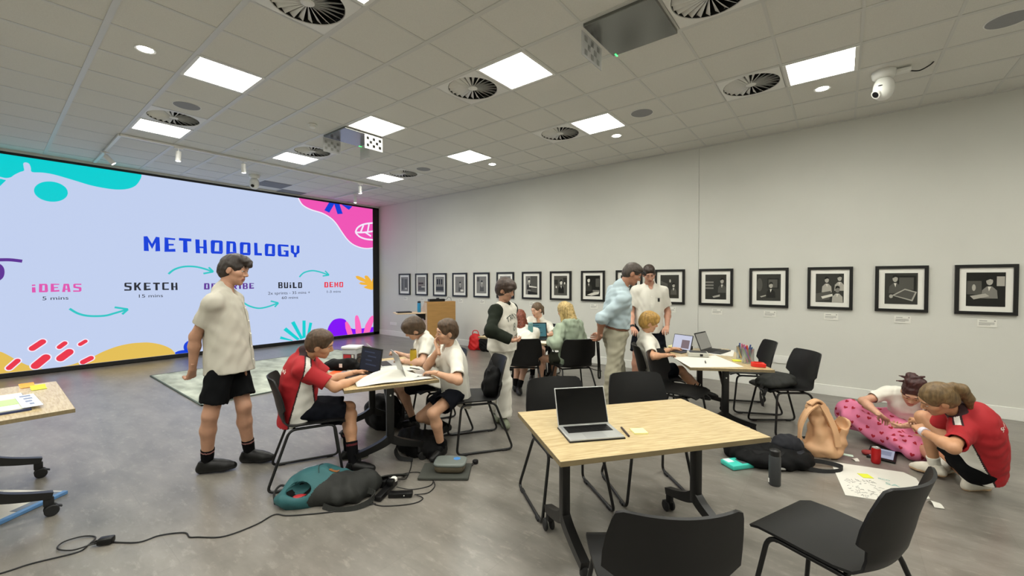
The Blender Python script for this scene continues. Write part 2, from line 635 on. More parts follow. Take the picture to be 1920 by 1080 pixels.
# smoke detector, sensor pair
sd = thing('smoke_detector', 'small white round smoke detector on ceiling left of centre', 'smoke detector', (-0.906, 2.116, CEIL))
MB().lathe([(0.055, 0.0), (0.058, -0.012), (0.05, -0.02)], n=24).build('base', M_lframe, sd, smooth=40)
MB().lathe([(0.04, -0.02), (0.042, -0.035), (0.03, -0.05), (0.0, -0.052)], n=24).build('cap', M_lframe, sd, smooth=40)
for dx, lb in ((-0.02, 'left'), (0.02, 'right')):
    tag(MB().lathe([(0.012, 0.0), (0.012, -0.008), (0.0, -0.01)], c=(-2.71 + dx, 2.09 + dx, CEIL), n=12).build('ceiling_sensor', M_lframe), 'tiny white ceiling sensor dot, %s one of a pair' % lb, 'sensor', 'tiny ceiling sensors')

# square microphone panels with marker plaques hung round their edges
M_mic = mat('grey_gloss_panel', '#7c7d7a', 0.18, metal=0.75)
M_led = mat('green_led', '#30e060', 0.4, emit=3.0, emit_col='#40ff70')
M_plq = mat('white_plaque', '#9a9993', 0.9)
M_sq = mat('plaque_square', '#0f0f0e', 0.95, spec=0.1)
M_fplq = mat('frosted_plaque', '#c9cac9', 0.35, alpha=0.55)
M_fsq = mat('frosted_square', '#9a9b98', 0.5, alpha=0.7)
def mic_panel(i, j, label):
    t = thing('ceiling_microphone', label, 'microphone panel', (i * T + .3, j * T + .3, CEIL))
    MB().box((0, 0, -0.016), (0.575, 0.575, 0.03), bev=0.004).build('panel', M_mic, t)
    MB().box((-0.255, 0.278, -0.033), (0.012, 0.045, 0.004)).build('status_light', M_led, t, label='small green status light')
    return t
mic_panel(5, 4, 'square grey metal ceiling panel with a green light, top centre')
mic_panel(-2, 4, 'square glossy ceiling panel left of the lit panel, hung with plaques')
def plaque(p, q, z0, h, label, clear=False, flip=1):
    """hangs under the edge from p to q"""
    p, q = Vector((*p, 0)), Vector((*q, 0))
    L = (q - p).length
    t = thing('marker_plaque', label, 'hanging plaque', (p.x, p.y, z0), heading(*(q - p).xy) + math.pi / 2)
    MB().box((L / 2, 0, -h / 2), (L, 0.006, h), bev=0.002).build('board', M_fplq if clear else M_plq, t)
    mb = MB()
    s = min(L / 7.2, h / 4.4)
    for a in range(5):
        for b_ in range(3):
            if (a + b_) % 2 == 0:
                mb.box((L / 2 + (a - 2) * s * 1.22, flip * 0.0035, -h / 2 + (b_ - 1) * s * 1.22), (s, 0.002, s))
    mb.build('squares', M_fsq if clear else M_sq, t)
e = -1.2
plaque((-0.595, 2.70), (-0.595, 2.99), CEIL - 0.03, 0.2, 'bright white plaque of black squares hanging under the lit panel', flip=-1)
plaque((-1.2, 2.41), (-1.2, 2.68), CEIL - 0.03, 0.2, 'pale frosted plaque of faint squares hanging left of the glossy panel', True, -1)
plaque((-1.19, 3.0), (-0.95, 3.0), CEIL - 0.03, 0.2, 'clear frosted plaque hanging below the bright white plaque', True)
plaque((2.985, 2.44), (2.985, 2.8), CEIL - 0.03, 0.2, 'white plaque with grey squares hanging beside the panel with a green light', True, -1)

# track lighting in a U along the display wall
M_track = mat('white_track', '#dededb', 0.4)
M_lens = light_mat('spot_lens', 6.0, (1, 0.98, 0.92))
tr = thing('light_track', 'white ceiling lighting track running along the display wall', 'light track', (-3.4, 0.58, CEIL))
for a, b_ in (((0, 0), (0, 4.3)), ((-2.2, 0), (0, 0)), ((-2.0, 4.3), (0, 4.3))):
    MB().bar((*a, -0.02), (*b_, -0.02), 0.036, 0.03).build('rail', M_track, tr)
def spot(x, y, aim, label):
    t = thing('spotlight', label, 'spotlight', (x, y, CEIL - 0.035), group='track spotlights')
    MB().box((0, 0, -0.012), (0.04, 0.11, 0.024), bev=0.004).build('adapter', M_track, t)
    MB().cyl((0, 0, -0.02), (0, 0, -0.07), 0.009).build('stem', M_track, t)
    a = Vector(aim).normalized()
    p = Vector((0, 0, -0.06))
    MB().cyl(p, p + a * 0.15, 0.036, n=20).build('can', M_track, t, smooth=40)
    MB().cyl(p + a * 0.149, p + a * 0.154, 0.03, n=20).build('lens', M_lens, t)
spot(-4.58, 0.58, (0.15, 0.75, -0.9), 'white track spotlight tilted sideways at the left end')
spot(-3.4, 1.25, (0, -.05, -1), 'second white track spotlight from the left, pointing down')
spot(-3.4, 2.14, (0, 0.05, -1), 'third white track spotlight from the left, pointing down')
spot(-3.4, 4.35, (0, 0.05, -1), 'white track spotlight, upper one of the pair at the right end')
spot(-4.46, 4.88, (0, 0, -1), 'white track spotlight, lower one of the pair at the right end')

# dome cameras under the ceiling
M_camw = mat('white_camera_plastic', '#e4e4de', 0.35)
M_blk = mat('black_plastic', '#0a0a0b', 0.4, spec=0.35)
def dome_cam(x, y, look, label, s=1.0):
    t = thing('ceiling_camera', label, 'camera', (x, y, CEIL))
    MB().lathe([(0.0, 0.0), (0.095 * s, 0.0), (0.1 * s, -0.02 * s), (0.09 * s, -0.06 * s), (0.07 * s, -0.075 * s), (0.0, -0.075 * s)], n=32).build('base', M_camw, t, smooth=45)
    l = Vector(look).normalized()
    MB().ell((0, 0, -0.17 * s), (0.085 * s, 0.085 * s, 0.115 * s), 24, 16, p=0.9).build('head', M_camw, t, smooth=True)
    c = Vector((0, 0, -0.18 * s)) + l * 0.07 * s
    MB().cyl(c, c + l * 0.03 * s, 0.042 * s, n=24).cyl(c + l * .02 * s, c + l * 0.034 * s, 0.03 * s, n=24, m=1).build('lens', [M_camw, M_blk], t, smooth=40)
    return t
t = dome_cam(5.0, 5.0, (-0.6, -0.5, -0.5), 'white dome camera with a dangling cable, under the ceiling at right')
MB().box((0.14, 0.0, -0.035), (0.12, 0.06, 0.04), bev=0.005).build('junction_box', M_camw, t)
MB().tube([(0.19, 0, -0.05), (0.26, 0.01, -0.065), (0.33, 0.03, -0.03), (0.36, 0.04, 0.0)], 0.006, smooth=6).build('cable', M_blk, t)
MB().ell((-0.03, -0.082, -0.16), (0.02, 0.006, 0.006), 8, 6).build('emblem', M_blk, t)
dome_cam(-4.5, 2.71, (0.6, -0.5, -0.45), 'white dome camera hanging in front of the display wall top')
# ================================================================ display wall with its slide
XS = -5.77
def emis(name, col, k=1.0):
    m = bpy.data.materials.new(name)
    m.use_nodes = True
    b = m.node_tree.nodes['Principled BSDF']
    b.inputs['Base Color'].default_value = (0.01, 0.01, 0.01, 1)
    b.inputs['Specular IOR Level'].default_value = 0.15
    b.inputs['Roughness'].default_value = 0.6
    b.inputs['Emission Color'].default_value = lin(col)
    b.inputs['Emission Strength'].default_value = SCREEN_POWER * k
    return m
E_bg = emis('lit_lavender', '#c0ceed')
E_teal, E_pink, E_pink2 = emis('lit_teal', '#05cdd0'), emis('lit_pink', '#ee54b4'), emis('lit_light_pink', '#ff69bb')
E_blue, E_violet, E_yel = emis('lit_blue', '#0b3fd6'), emis('lit_violet', '#8106f4'), emis('lit_yellow', '#e2bd55')
E_red, E_ink, E_purple = emis('lit_red', '#e8364a'), emis('lit_ink', '#23262f'), emis('lit_purple', '#5c2f92')
E_mag, E_orange, E_white, E_arrow = emis('lit_magenta', '#dd55ae'), emis('lit_amber', '#efb33a'), emis('lit_white', '#f1e9fa'), emis('lit_arrow', '#2fc4c4')
M_bez = mat('black_bezel', '#0b0b0c', 0.5)
scr = thing('display_wall', 'huge wall display showing the METHODOLOGY slide in a black surround', 'display', (XS, 2.69, 0))
Y0, Y1, Z0, Z1 = -0.82, 6.205, 0.08, 3.575
def sp(y, z, k=1):
    return (0.002 * k, y - 2.69, z)
MB().box((-0.04, 0, (Z0 + Z1) / 2), (0.08, Y1 - Y0, Z1 - Z0)).build('screen_face', E_bg, scr)
mb = MB()
mb.box((-0.03, (Y0 - 0.09 + Y1 + 0.19) / 2 - 2.69, Z0 - 0.035), (0.1, Y1 - Y0 + 0.28, 0.07))
mb.box((-0.03, (Y0 - 0.09 + Y1 + 0.19) / 2 - 2.69, Z1 + 0.03), (0.1, Y1 - Y0 + 0.28, 0.07))
mb.box((-0.03, Y0 - 0.045 - 2.69, (Z0 + Z1) / 2), (0.1, 0.09, Z1 - Z0 + 0.13))
mb.box((-0.03, Y1 + 0.095 - 2.69, (Z0 + Z1) / 2), (0.1, 0.19, Z1 - Z0 + 0.13))
mb.build('surround', M_bez, scr)
def clampy(p):
    return (min(max(p[0], Y0 + .002), Y1 - .002), min(max(p[1], Z0 + .002), Z1 - .002))
def art(name, polys, m, k=1):
    mb = MB()
    for poly in polys:
        q = [clampy(p) for p in poly]
        bm = bmesh.new()
        f = bm.faces.new([bm.verts.new(sp(*p, k)) for p in q])
        f.normal_update()
        bmesh.ops.triangulate(bm, faces=[f])
        bm.verts.index_update()
        mb.add([v.co.copy() for v in bm.verts], [[v.index for v in f.verts] for f in bm.faces])
        bm.free()
    return mb.build(name, m, scr)
def dense(p, n=6):
    return [tuple(q) for q in [(v.x, v.y) for v in spline([Vector((a, b, 0)) for a, b in p], n, False)]]
def stroke(pts, wd, n=6):
    P = [Vector((a, b, 0)) for a, b in pts]
    P = spline(P, n) if len(P) > 2 else P
    l, r = [], []
    for i, p in enumerate(P):
        t = (P[min(i + 1, len(P) - 1)] - P[max(i - 1, 0)]).normalized()
        nrm = Vector((-t.y, t.x, 0)) * wd / 2
        l.append(((p + nrm).x, (p + nrm).y))
        r.append(((p - nrm).x, (p - nrm).y))
    return l + r[::-1]
def strip(polys_name, strokes, m, k):
    """strokes drawn as quads so that bends stay clean"""
    mb = MB()
    for s in strokes:
        n = len(s) // 2
        a, b_ = s[:n], s[n:][::-1]
        vs = [sp(*clampy(p), k) for p in a] + [sp(*clampy(p), k) for p in b_]
        mb.add(vs, [(i, i + 1, n + i + 1, n + i) for i in range(n - 1)])
    return mb.build(polys_name, m, scr)
teal = [(-0.82, 3.6), (1.23, 3.594), (1.223, 3.504), (1.15, 3.353), (1.036, 3.268), (0.89, 3.229), (0.731, 3.226), (0.543, 3.246), (0.38, 3.286), (0.222, 3.325), (0.099, 3.351), (-0.021, 3.357), (-0.137, 3.344), (-0.148, 3.407), (-0.164, 3.469), (-0.199, 3.487), (-0.228, 3.466), (-0.225, 3.402), (-0.223, 3.349), (-0.265, 3.318), (-0.322, 3.264), (-0.364, 3.214), (-0.418, 3.193), (-0.472, 3.203), (-0.82, 3.25)]
art('teal_blob', [teal[:1] + dense(teal[1:-1], 4) + teal[-1:]], E_teal)
art('teal_oval', [dense([(0.263, 3.057), (0.252, 3.012), (0.229, 2.971), (0.194, 2.935), (0.151, 2.908), (0.103, 2.892), (0.053, 2.887), (0.004, 2.894), (-0.04, 2.911), (-0.076, 2.938), (-0.103, 2.973), (-0.118, 3.014), (-0.12, 3.057), (-0.11, 3.1), (-0.088, 3.14), (-0.056, 3.175), (-0.015, 3.203), (0.032, 3.22), (0.082, 3.227), (0.131, 3.222), (0.177, 3.206), (0.215, 3.179), (0.244, 3.144), (0.26, 3.102)], 2),
    [(-0.82, 3.2), (-0.47, 3.17), (-0.41, 3.16), (-0.47, 3.06), (-0.6, 2.9), (-0.82, 2.8)]], E_teal)
pk = [(4.148, 3.597), (4.213, 3.475), (4.297, 3.401), (4.468, 3.339), (4.752, 3.287), (4.972, 3.189), (5.122, 3.061), (5.275, 2.857), (5.432, 2.667), (5.593, 2.547), (5.8, 2.477), (6.014, 2.459), (6.221, 2.491)]
strip('pink_edge', [stroke(pk, 0.06)], E_white, 1)
art('pink_blob', [dense(pk, 5) + [(6.209, 3.606)]], E_pink, 2)
art('blue_bars', [[(4.924, 3.588), (5.078, 3.581), (4.928, 3.31), (4.796, 3.357)], [(5.059, 3.579), (5.212, 3.571), (5.3, 3.327), (5.152, 3.301)], [(5.263, 3.571), (5.582, 3.564), (5.48, 3.453)]], E_blue, 3)
strip('leaf_lines', [stroke(s, 0.045) for s in ([(5.666, 2.866), (5.721, 2.984), (5.848, 3.081), (6.02, 3.141), (6.219, 3.181)], [(5.666, 2.866), (5.782, 2.762), (5.973, 2.708), (6.214, 2.702)], [(5.666, 2.866), (5.932, 2.889), (6.217, 2.946)], [(5.825, 2.887), (5.912, 3.087)], [(6.04, 2.914), (6.086, 3.136)], [(5.953, 2.899), (6.149, 2.799)])], E_white, 3)
art('yellow_leaf', [[(5.659, 1.669), (5.73, 1.677), (5.877, 1.624), (5.963, 1.578), (5.929, 1.655), (5.964, 1.69), (6.029, 1.679), (6.116, 1.586), (6.159, 1.515), (6.214, 1.625), (6.211, 1.291), (6.157, 1.28), (5.961, 1.33), (5.896, 1.362), (6.026, 1.411), (5.833, 1.432), (5.757, 1.471), (5.812, 1.502), (5.962, 1.489), (5.792, 1.548), (5.687, 1.605)]], E_orange)
vi = [(4.828, 0.07), (4.849, 0.257), (4.906, 0.396), (5.02, 0.514), (5.194, 0.541), (5.331, 0.501), (5.41, 0.409), (5.571, 0.225), (6.201, 0.225)]
art('violet_blob', [dense(vi, 4) + [(6.2, 0.07)]], E_violet)
pt = [[(5.338, 0.415), (5.37, 0.446), (5.41, 0.428), (5.49, 0.308), (5.561, 0.083), (5.407, 0.083), (5.349, 0.265)], [(5.627, 0.486), (5.64, 0.569), (5.686, 0.596), (5.732, 0.562), (5.789, 0.397), (5.822, 0.221), (5.829, 0.083), (5.652, 0.083), (5.633, 0.296)], [(5.885, 0.083), (5.951, 0.306), (6.084, 0.491), (6.151, 0.541), (6.204, 0.545), (6.203, 0.384), (6.08, 0.083)]]
art('pink_petals', pt, E_pink2, 2)
art('teal_burst', [[(3.698, 0.225), (3.976, 0.097), (3.964, 0.082), (3.677, 0.163)], [(3.825, 0.426), (4.148, 0.104), (4.078, 0.083), (3.76, 0.368)], [(4.02, 0.562), (4.22, 0.135), (4.168, 0.083), (3.938, 0.529)], [(4.212, 0.56), (4.29, 0.554), (4.286, 0.135), (4.207, 0.11)], [(4.383, 0.5), (4.456, 0.48), (4.39, 0.19), (4.31, 0.14)]], E_teal)
ov = lambda cy, cz, ry, rz, n=28: [(cy + ry * math.cos(2 * math.pi * k / n), cz + rz * math.sin(2 * math.pi * k / n)) for k in range(n)]
art('blue_pebbles', [ov(1.95, 0.2, 0.12, 0.13), ov(1.82, 0.1, 0.13, 0.045)], E_blue)
h1 = [(-0.82, 0.45), (-0.6, 0.46), (-0.517, 0.434), (-0.452, 0.382), (-0.353, 0.279), (-0.251, 0.184), (-0.17, 0.134), (-0.08, 0.09)]
art('yellow_hills', [dense(h1, 4) + [(-0.08, 0.082), (-0.82, 0.082)],
    dense([(0.135, 0.084), (0.237, 0.095), (0.342, 0.126), (0.518, 0.196), (0.659, 0.274), (0.847, 0.345), (1.027, 0.375), (1.164, 0.375), (1.3, 0.361), (1.48, 0.298), (1.624, 0.2), (1.69, 0.103)], 4) + [(1.69, 0.082), (0.135, 0.082)]], E_yel)
def pill(a, b, r, n=10):
    a, b = Vector((*a, 0)), Vector((*b, 0))
    t = (b - a).normalized()
    q = Vector((-t.y, t.x, 0))
    o = []
    for k in range(n + 1):
        g = -math.pi / 2 + math.pi * k / n
        o.append(b + t * r * math.cos(g) + q * r * math.sin(g))
    for k in range(n + 1):
        g = math.pi / 2 + math.pi * k / n
        o.append(a + t * r * math.cos(g) + q * r * math.sin(g))
    return [(p.x, p.y) for p in o]
pills = [([(-0.177, 0.442), (-0.068, 0.537)], 0.042), ([(0.125, 0.425), (0.185, 0.482)], 0.034), ([(0.373, 0.442), (0.434, 0.487)], 0.03), ([(-0.147, 0.15), (-0.036, 0.268)], 0.055), ([(0.137, 0.233), (0.234, 0.322)], 0.055), ([(0.402, 0.125), (0.498, 0.179)], 0.04), ([(-0.427, 0.16), (-0.342, 0.26)], 0.035)]
art('red_pill_edges', [pill(a, b, r + 0.016) for (a, b), r in pills], E_white, 2)
art('red_pills', [pill(a, b, r) for (a, b), r in pills], E_red, 3)
strip('purple_lines', [stroke([(-0.7, 1.87), (-0.493, 1.889), (-0.383, 1.892), (-0.265, 1.875)], 0.05), stroke([(-0.57, 1.84), (-0.5, 1.786), (-0.48, 1.709), (-0.497, 1.614), (-0.57, 1.54)], 0.06)], E_purple, 1)
arrows = [[(0.252, 1.073), (0.355, 0.982), (0.488, 0.931), (0.683, 0.921), (0.827, 0.961), (0.999, 1.021)], [(1.609, 1.686), (1.709, 1.78), (1.861, 1.837), (2.038, 1.841), (2.198, 1.803), (2.35, 1.741)], [(2.906, 1.075), (3.038, 0.979), (3.229, 0.918), (3.427, 0.944), (3.648, 1.021)], [(4.149, 1.636), (4.264, 1.745), (4.464, 1.798), (4.669, 1.767), (4.897, 1.691)]]
heads = [[(0.821, 1.067), (1.003, 1.021), (0.922, 0.931)], [(2.28, 1.833), (2.362, 1.741), (2.185, 1.7)], [(3.487, 1.072), (3.657, 1.021), (3.573, 0.93)], [(4.802, 1.797), (4.908, 1.691), (4.737, 1.665)]]
for a, h in zip(arrows, heads):
    strip('arrow', [stroke(a, 0.035), stroke(h[:2], 0.035), stroke(h[1:], 0.035)], E_arrow, 1)

# chunky hand-cut capitals: each letter is a list of polygons on a 0..1 square
GL = {
 'M': [[(0, 0), (.3, 0), (.27, .6), (.5, .15), (.72, .6), (.7, 0), (1, .03), (.97, .97), (.75, 1), (.5, .5), (.22, 1), (0, .97)]],
 'E': [[(0, 0), (1, .04), (.98, .24), (.4, .2), (.4, .45), (.85, .47), (.85, .58), (.38, .57), (.36, .86), (.98, .85), (1, .97), (.03, 1)]],
 'T': [[(.32, 0), (.68, 0), (.66, .8), (1, .8), (1, 1), (0, 1), (0, .82), (.33, .82)]],
 'H': [[(.02, 0), (.4, 0), (.36, .38), (.68, .38), (.66, 0), (1, 0), (.96, 1), (.68, 1), (.68, .5), (.36, .5), (.36, 1), (0, 1)]],
 'O': [[(.08, 0), (.92, 0), (1, .12), (1, .2), (.3, .18), (.36, .82), (.7, .84), (.68, .2), (1, .2), (1, .92), (.92, 1), (.1, 1), (0, .9), (0, .1)]],
 'D': [[(0, 0), (.9, 0), (1, .12), (1, .2), (.36, .18), (.4, .84), (.66, .84), (.64, .2), (1, .2), (.97, .85), (.85, 1), (.04, 1)]],
 'L': [[(.02, 0), (1, 0), (.98, .2), (.45, .2), (.42, 1), (0, 1)]],
 'G': [[(.1, 0), (1, 0), (1, .52), (.55, .52), (.55, .4), (.72, .4), (.7, .16), (.34, .16), (.3, .85), (1, .83), (1, 1), (.1, 1), (0, .9), (0, .1)]],
 'Y': [[(.35, 0), (.66, 0), (.66, .22), (1, .4), (1, 1), (.68, 1), (.66, .45), (.52, .36), (.36, .45), (.36, 1), (0, 1), (0, .4), (.35, .22)]],
 'i': [[(.1, 0), (.9, 0), (.85, .62), (.1, .62)], [(.1, .76), (.9, .8), (.8, .95), (.1, .92)]],
 'A': [[(0, 0), (.36, 0), (.38, .26), (.64, .26), (.64, 0), (1, 0), (.82, 1), (.2, 1)], ],
 'S': [[(0, 0), (.85, 0), (1, .14), (1, .5), (.9, .58), (.3, .66), (.3, .86), (1, .84), (1, 1), (.15, 1), (.03, .9), (.03, .55), (.12, .48), (.7, .38), (.7, .16), (0, .18)]],
 'K': [[(0, 0), (.32, 0), (.32, .36), (.42, .42), (.7, 0), (1, 0), (.62, .55), (1, 1), (.7, 1), (.32, .6), (.32, 1), (0, 1)]],
 'C': [[(.1, 0), (1, 0), (1, .17), (.32, .17), (.32, .84), (1, .84), (1, 1), (.1, 1), (0, .9), (0, .1)]],
 'R': [[(0, 0), (.34, 0), (.34, .4), (.66, 0), (1, 0), (.7, .42), (.95, .5), (1, .92), (.9, 1), (0, 1)]],
 'B': [[(0, 0), (.9, 0), (1, .12), (1, .42), (.88, .52), (1, .62), (.95, .9), (.85, 1), (0, 1)]],
 'U': [[(.1, 0), (.9, 0), (1, .12), (1, 1), (.7, 1), (.66, .18), (.36, .18), (.34, 1), (0, 1), (0, .12)]],
}
HOLE = {'A': [[(.4, .4), (.62, .4), (.56, .8), (.44, .8)]], 'R': [[(.36, .56), (.66, .58), (.66, .84), (.36, .84)]], 'B': [[(.34, .14), (.68, .14), (.68, .42), (.34, .42)], [(.34, .6), (.66, .6), (.64, .86), (.34, .86)]]}
def word(name, txt, spans, zb, zt, m, tilt=0.0):
    polys, holes = [], []
    for ch, (a, b_) in zip(txt, spans):
        d = rng.uniform(-0.02, 0.02) * (zt - zb)
        f = lambda p: (a + (b_ - a) * p[0], zb + d + (zt - zb) * p[1])
        polys += [[f(p) for p in g] for g in GL[ch]]
        holes += [[f(p) for p in g] for g in HOLE.get(ch, [])]
    art(name, polys, m, 2)
    if holes:
        art(name.replace('text', 'counters'), holes, E_bg, 3)
X = [1.245, 1.488, 1.553, 1.727, 1.785, 1.989, 2.056, 2.256, 2.322, 2.54, 2.602, 2.797, 2.865, 3.077, 3.151, 3.311, 3.373, 3.596, 3.655, 3.9, 3.953, 4.158]
word('heading_text', 'METHODOLOGY', list(zip(X[::2], X[1::2])), 2.125, 2.41, E_blue)
def even(y0, y1, n, gap, wts=None):
    wts = wts or [1] * n
    u = (y1 - y0 - gap * (n - 1)) / sum(wts)
    o, y = [], y0
    for k in wts:
        o.append((y, y + k * u))
        y += k * u + gap
    return o
word('ideas_text', 'iDEAS', even(-0.174, 0.401, 5, 0.03, [.5, 1, 1, 1, 1]), 1.365, 1.505, E_mag)
word('sketch_text', 'SKETCH', even(0.957, 1.75, 6, 0.035), 1.368, 1.516, E_ink)
word('describe_text', 'DESCRiBE', even(2.192, 3.138, 8, 0.03, [1, 1, 1, 1, 1, .5, 1, 1]), 1.366, 1.496, E_purple)
word('build_text', 'BUiLD', even(3.658, 4.211, 5, 0.03, [1, 1, .5, 1, 1]), 1.367, 1.51, E_ink)
word('demo_text', 'DEMO', even(4.776, 5.293, 4, 0.03), 1.372, 1.511, E_red)
for nm, tx, a, b_, z, h in (('ideas_time', '5 mins', -0.057, 0.242, 1.232, .062), ('sketch_time', '15 mins', 1.161, 1.518, 1.232, .062), ('describe_time', '15 mins', 2.42, 2.80, 1.228, .058),
                            ('build_time', '2x sprints - 35 mins +', 3.431, 4.407, 1.222, .066), ('build_total', '60 mins', 3.733, 4.111, 1.109, .063), ('demo_time', '1-3 mins', 4.846, 5.223, 1.23, .06)):
    mb = MB()
    put_text(mb, tx, a, z, b_, h, lambda x, y: sp(x, y, 2))
    mb.build(nm, E_ink, scr)
# ================================================================ framed photographs
M_frame = mat('black_frame', '#0d0d0c', 0.35)
M_matb = mat('white_mount', '#e9e8e0', 0.16)
GR = [mat('print_grey_%d' % k, c, 0.15) for k, c in enumerate(('#1a1a18', '#33332f', '#52514c', '#7d7b74', '#aba89e', '#d6d3c8'))]
def rect(x0, z0, x1, z1):
    return [(x0, z0), (x1, z0), (x1, z1), (x0, z1)]
def oval(cx, cz, rx, rz, n=14):
    return [(cx + rx * math.cos(2 * math.pi * k / n), cz + rz * math.sin(2 * math.pi * k / n)) for k in range(n)]
def figure(cx, cz, s, face=1, coat=1, skin=4, shirt=5):
    """generic seated sitter: shoulders, collar, head, hair"""
    return [([(cx - 1.5 * s, cz - 3.6 * s), (cx - 1.35 * s, cz - 1.9 * s), (cx - .5 * s, cz - 1.1 * s), (cx + .5 * s, cz - 1.1 * s), (cx + 1.35 * s, cz - 1.9 * s), (cx + 1.5 * s, cz - 3.6 * s)], coat),
            ([(cx - .32 * s, cz - 1.1 * s), (cx + .32 * s, cz - 1.1 * s), (cx + .1 * face * s, cz - 2.1 * s)], shirt),
            (oval(cx, cz, .62 * s, .82 * s), skin),
            ([(cx - .66 * s, cz + .1 * s), (cx - .5 * s, cz + .85 * s), (cx, cz + 1.05 * s), (cx + .55 * s, cz + .8 * s), (cx + .66 * s, cz + .25 * s), (cx + .1 * s, cz + .45 * s)], 0)]
# shapes inside each print on a 0..1 square: (polygon, grey)
PRINTS = [
 (3, [(rect(.1, .1, .35, .9), 2), (rect(.5, .1, .9, .85), 2), (rect(.55, .12, .85, .25), 4)]),
 (3, [(rect(.12, .5, .75, .62), 1), (rect(.1, .1, .9, .4), 2), (rect(.5, .3, .95, .36), 5)]),
 (3, [(rect(.15, .5, .32, .85), 0), (rect(.4, .5, .55, .85), 0), (rect(.66, .5, .82, .85), 0), (rect(.05, .1, .95, .35), 1)]),
 (3, figure(.55, .55, .13, 1, 2, 4) + [(rect(.6, .08, .92, .2), 5)]),
 (3, figure(.55, .62, .14, 1, 2, 4) + [(rect(.05, .7, .3, .95), 2)]),
 (3, figure(.5, .6, .14, -1, 1, 4)),
 (2, [(rect(0, 0, .42, 1), 3)] + figure(.3, .74, .13, 1, 1, 5) + [([(.3, .48), (.95, .42), (.95, .36), (.3, .4)], 5), ([(.2, .2), (1, .1), (1, 0), (.2, 0)], 0)]),
 (2, [(rect(0, .55, .3, .8), 1), (rect(.7, .6, 1, .9), 1)] + figure(.55, .66, .15, 1, 0, 5) + [(oval(.18, .42, .05, .06), 5), (oval(.82, .62, .05, .06), 5)]),
 (0, figure(.22, .78, .15, 1, 1, 5) + [(rect(.7, .45, .95, .85), 2), ([(.1, .06), (.6, .2), (.95, .22), (.9, .1), (.4, .02)], 5), (rect(.5, .22, .95, .3), 3)]),
 (1, figure(.5, .6, .15, 1, 0, 4)),
 (1, [([(0, .75), (.4, .62), (.4, .5), (0, .6)], 2), (oval(.53, .74, .045, .07), 4)] + figure(.72, .55, .11, -1, 2, 4)),
 (1, [(rect(0, .66, .4, .72), 3), (rect(0, .54, .4, .6), 3), (rect(0, .42, .4, .48), 3)] + figure(.8, .74, .13, -1, 2, 4) + [([(.35, .12), (.7, .2), (.7, .12), (.4, .06)], 4)]),
 (1, [(rect(.45, .45, .92, .85), 0), (rect(.5, .5, .86, .8), 2), (oval(.13, .6, .12, .25), 2)] + figure(.6, .58, .13, -1, 0, 4) + [([(.15, .16), (.4, .22), (.4, .18), (.2, .12)], 4)]),
 (1, figure(.4, .78, .12, 1, 4, 4) + figure(.85, .84, .12, -1, 4, 4) + figure(.78, .45, .13, -1, 4, 3) + [([(0, .3), (.55, .4), (.5, .1), (0, .02)], 2), ([(.2, .2), (.6, .3), (.62, .22), (.25, .12)], 5)]),
 (1, [(rect(.38, .4, .95, .92), 0), (rect(.44, .46, .88, .86), 2)] + figure(.32, .82, .13, 1, 2, 4) + [([(.22, .28), (.62, .5), (.98, .4), (.85, .1)], 4), ([(.3, .28), (.62, .46), (.92, .38), (.82, .15)], 2), (oval(.2, .25, .06, .06), 4)]),
 (0, [(rect(.02, .35, .4, .75), 2), (rect(.78, .6, .98, .88), 4), (oval(.2, .55, .05, .1), 4)] + figure(.6, .74, .14, -1, 3, 4) + [([(.1, .3), (.5, .38), (.6, .3), (.2, .2)], 4), (rect(.05, 0, .98, .2), 0)]),
]
PIC_LABELS = ['leftmost framed picture on the white wall, pale blurry print', 'second framed picture from the display wall, print with a dark band', 'third framed picture from the display wall, three dark uprights in the print',
 'fourth framed picture from the display wall, right above the lectern edge', 'fifth framed picture from the display wall, sitter facing front', 'framed picture half hidden behind the raglan-shirt boy',
 'framed print of a figure at a keyboard', 'framed portrait of a dark-suited sitter above the blonde girl', 'framed print of a figure bent at a desk, left of the man in blue',
 'framed picture almost hidden behind the two standing heads', 'framed dark print just right of the standing boy in white', 'framed print with shelves at left and a sitter at right, above the laptops',
 'framed print of a seated man before a picture', 'framed print of three men round a table', 'framed print of a man holding out a tray, second from right', 'rightmost framed print, man seated before wall pictures']
M_card = mat('white_card', '#e4e3da', 0.5)
M_cardtx = mat('grey_print', '#8a8a86', 0.7)
fm = None
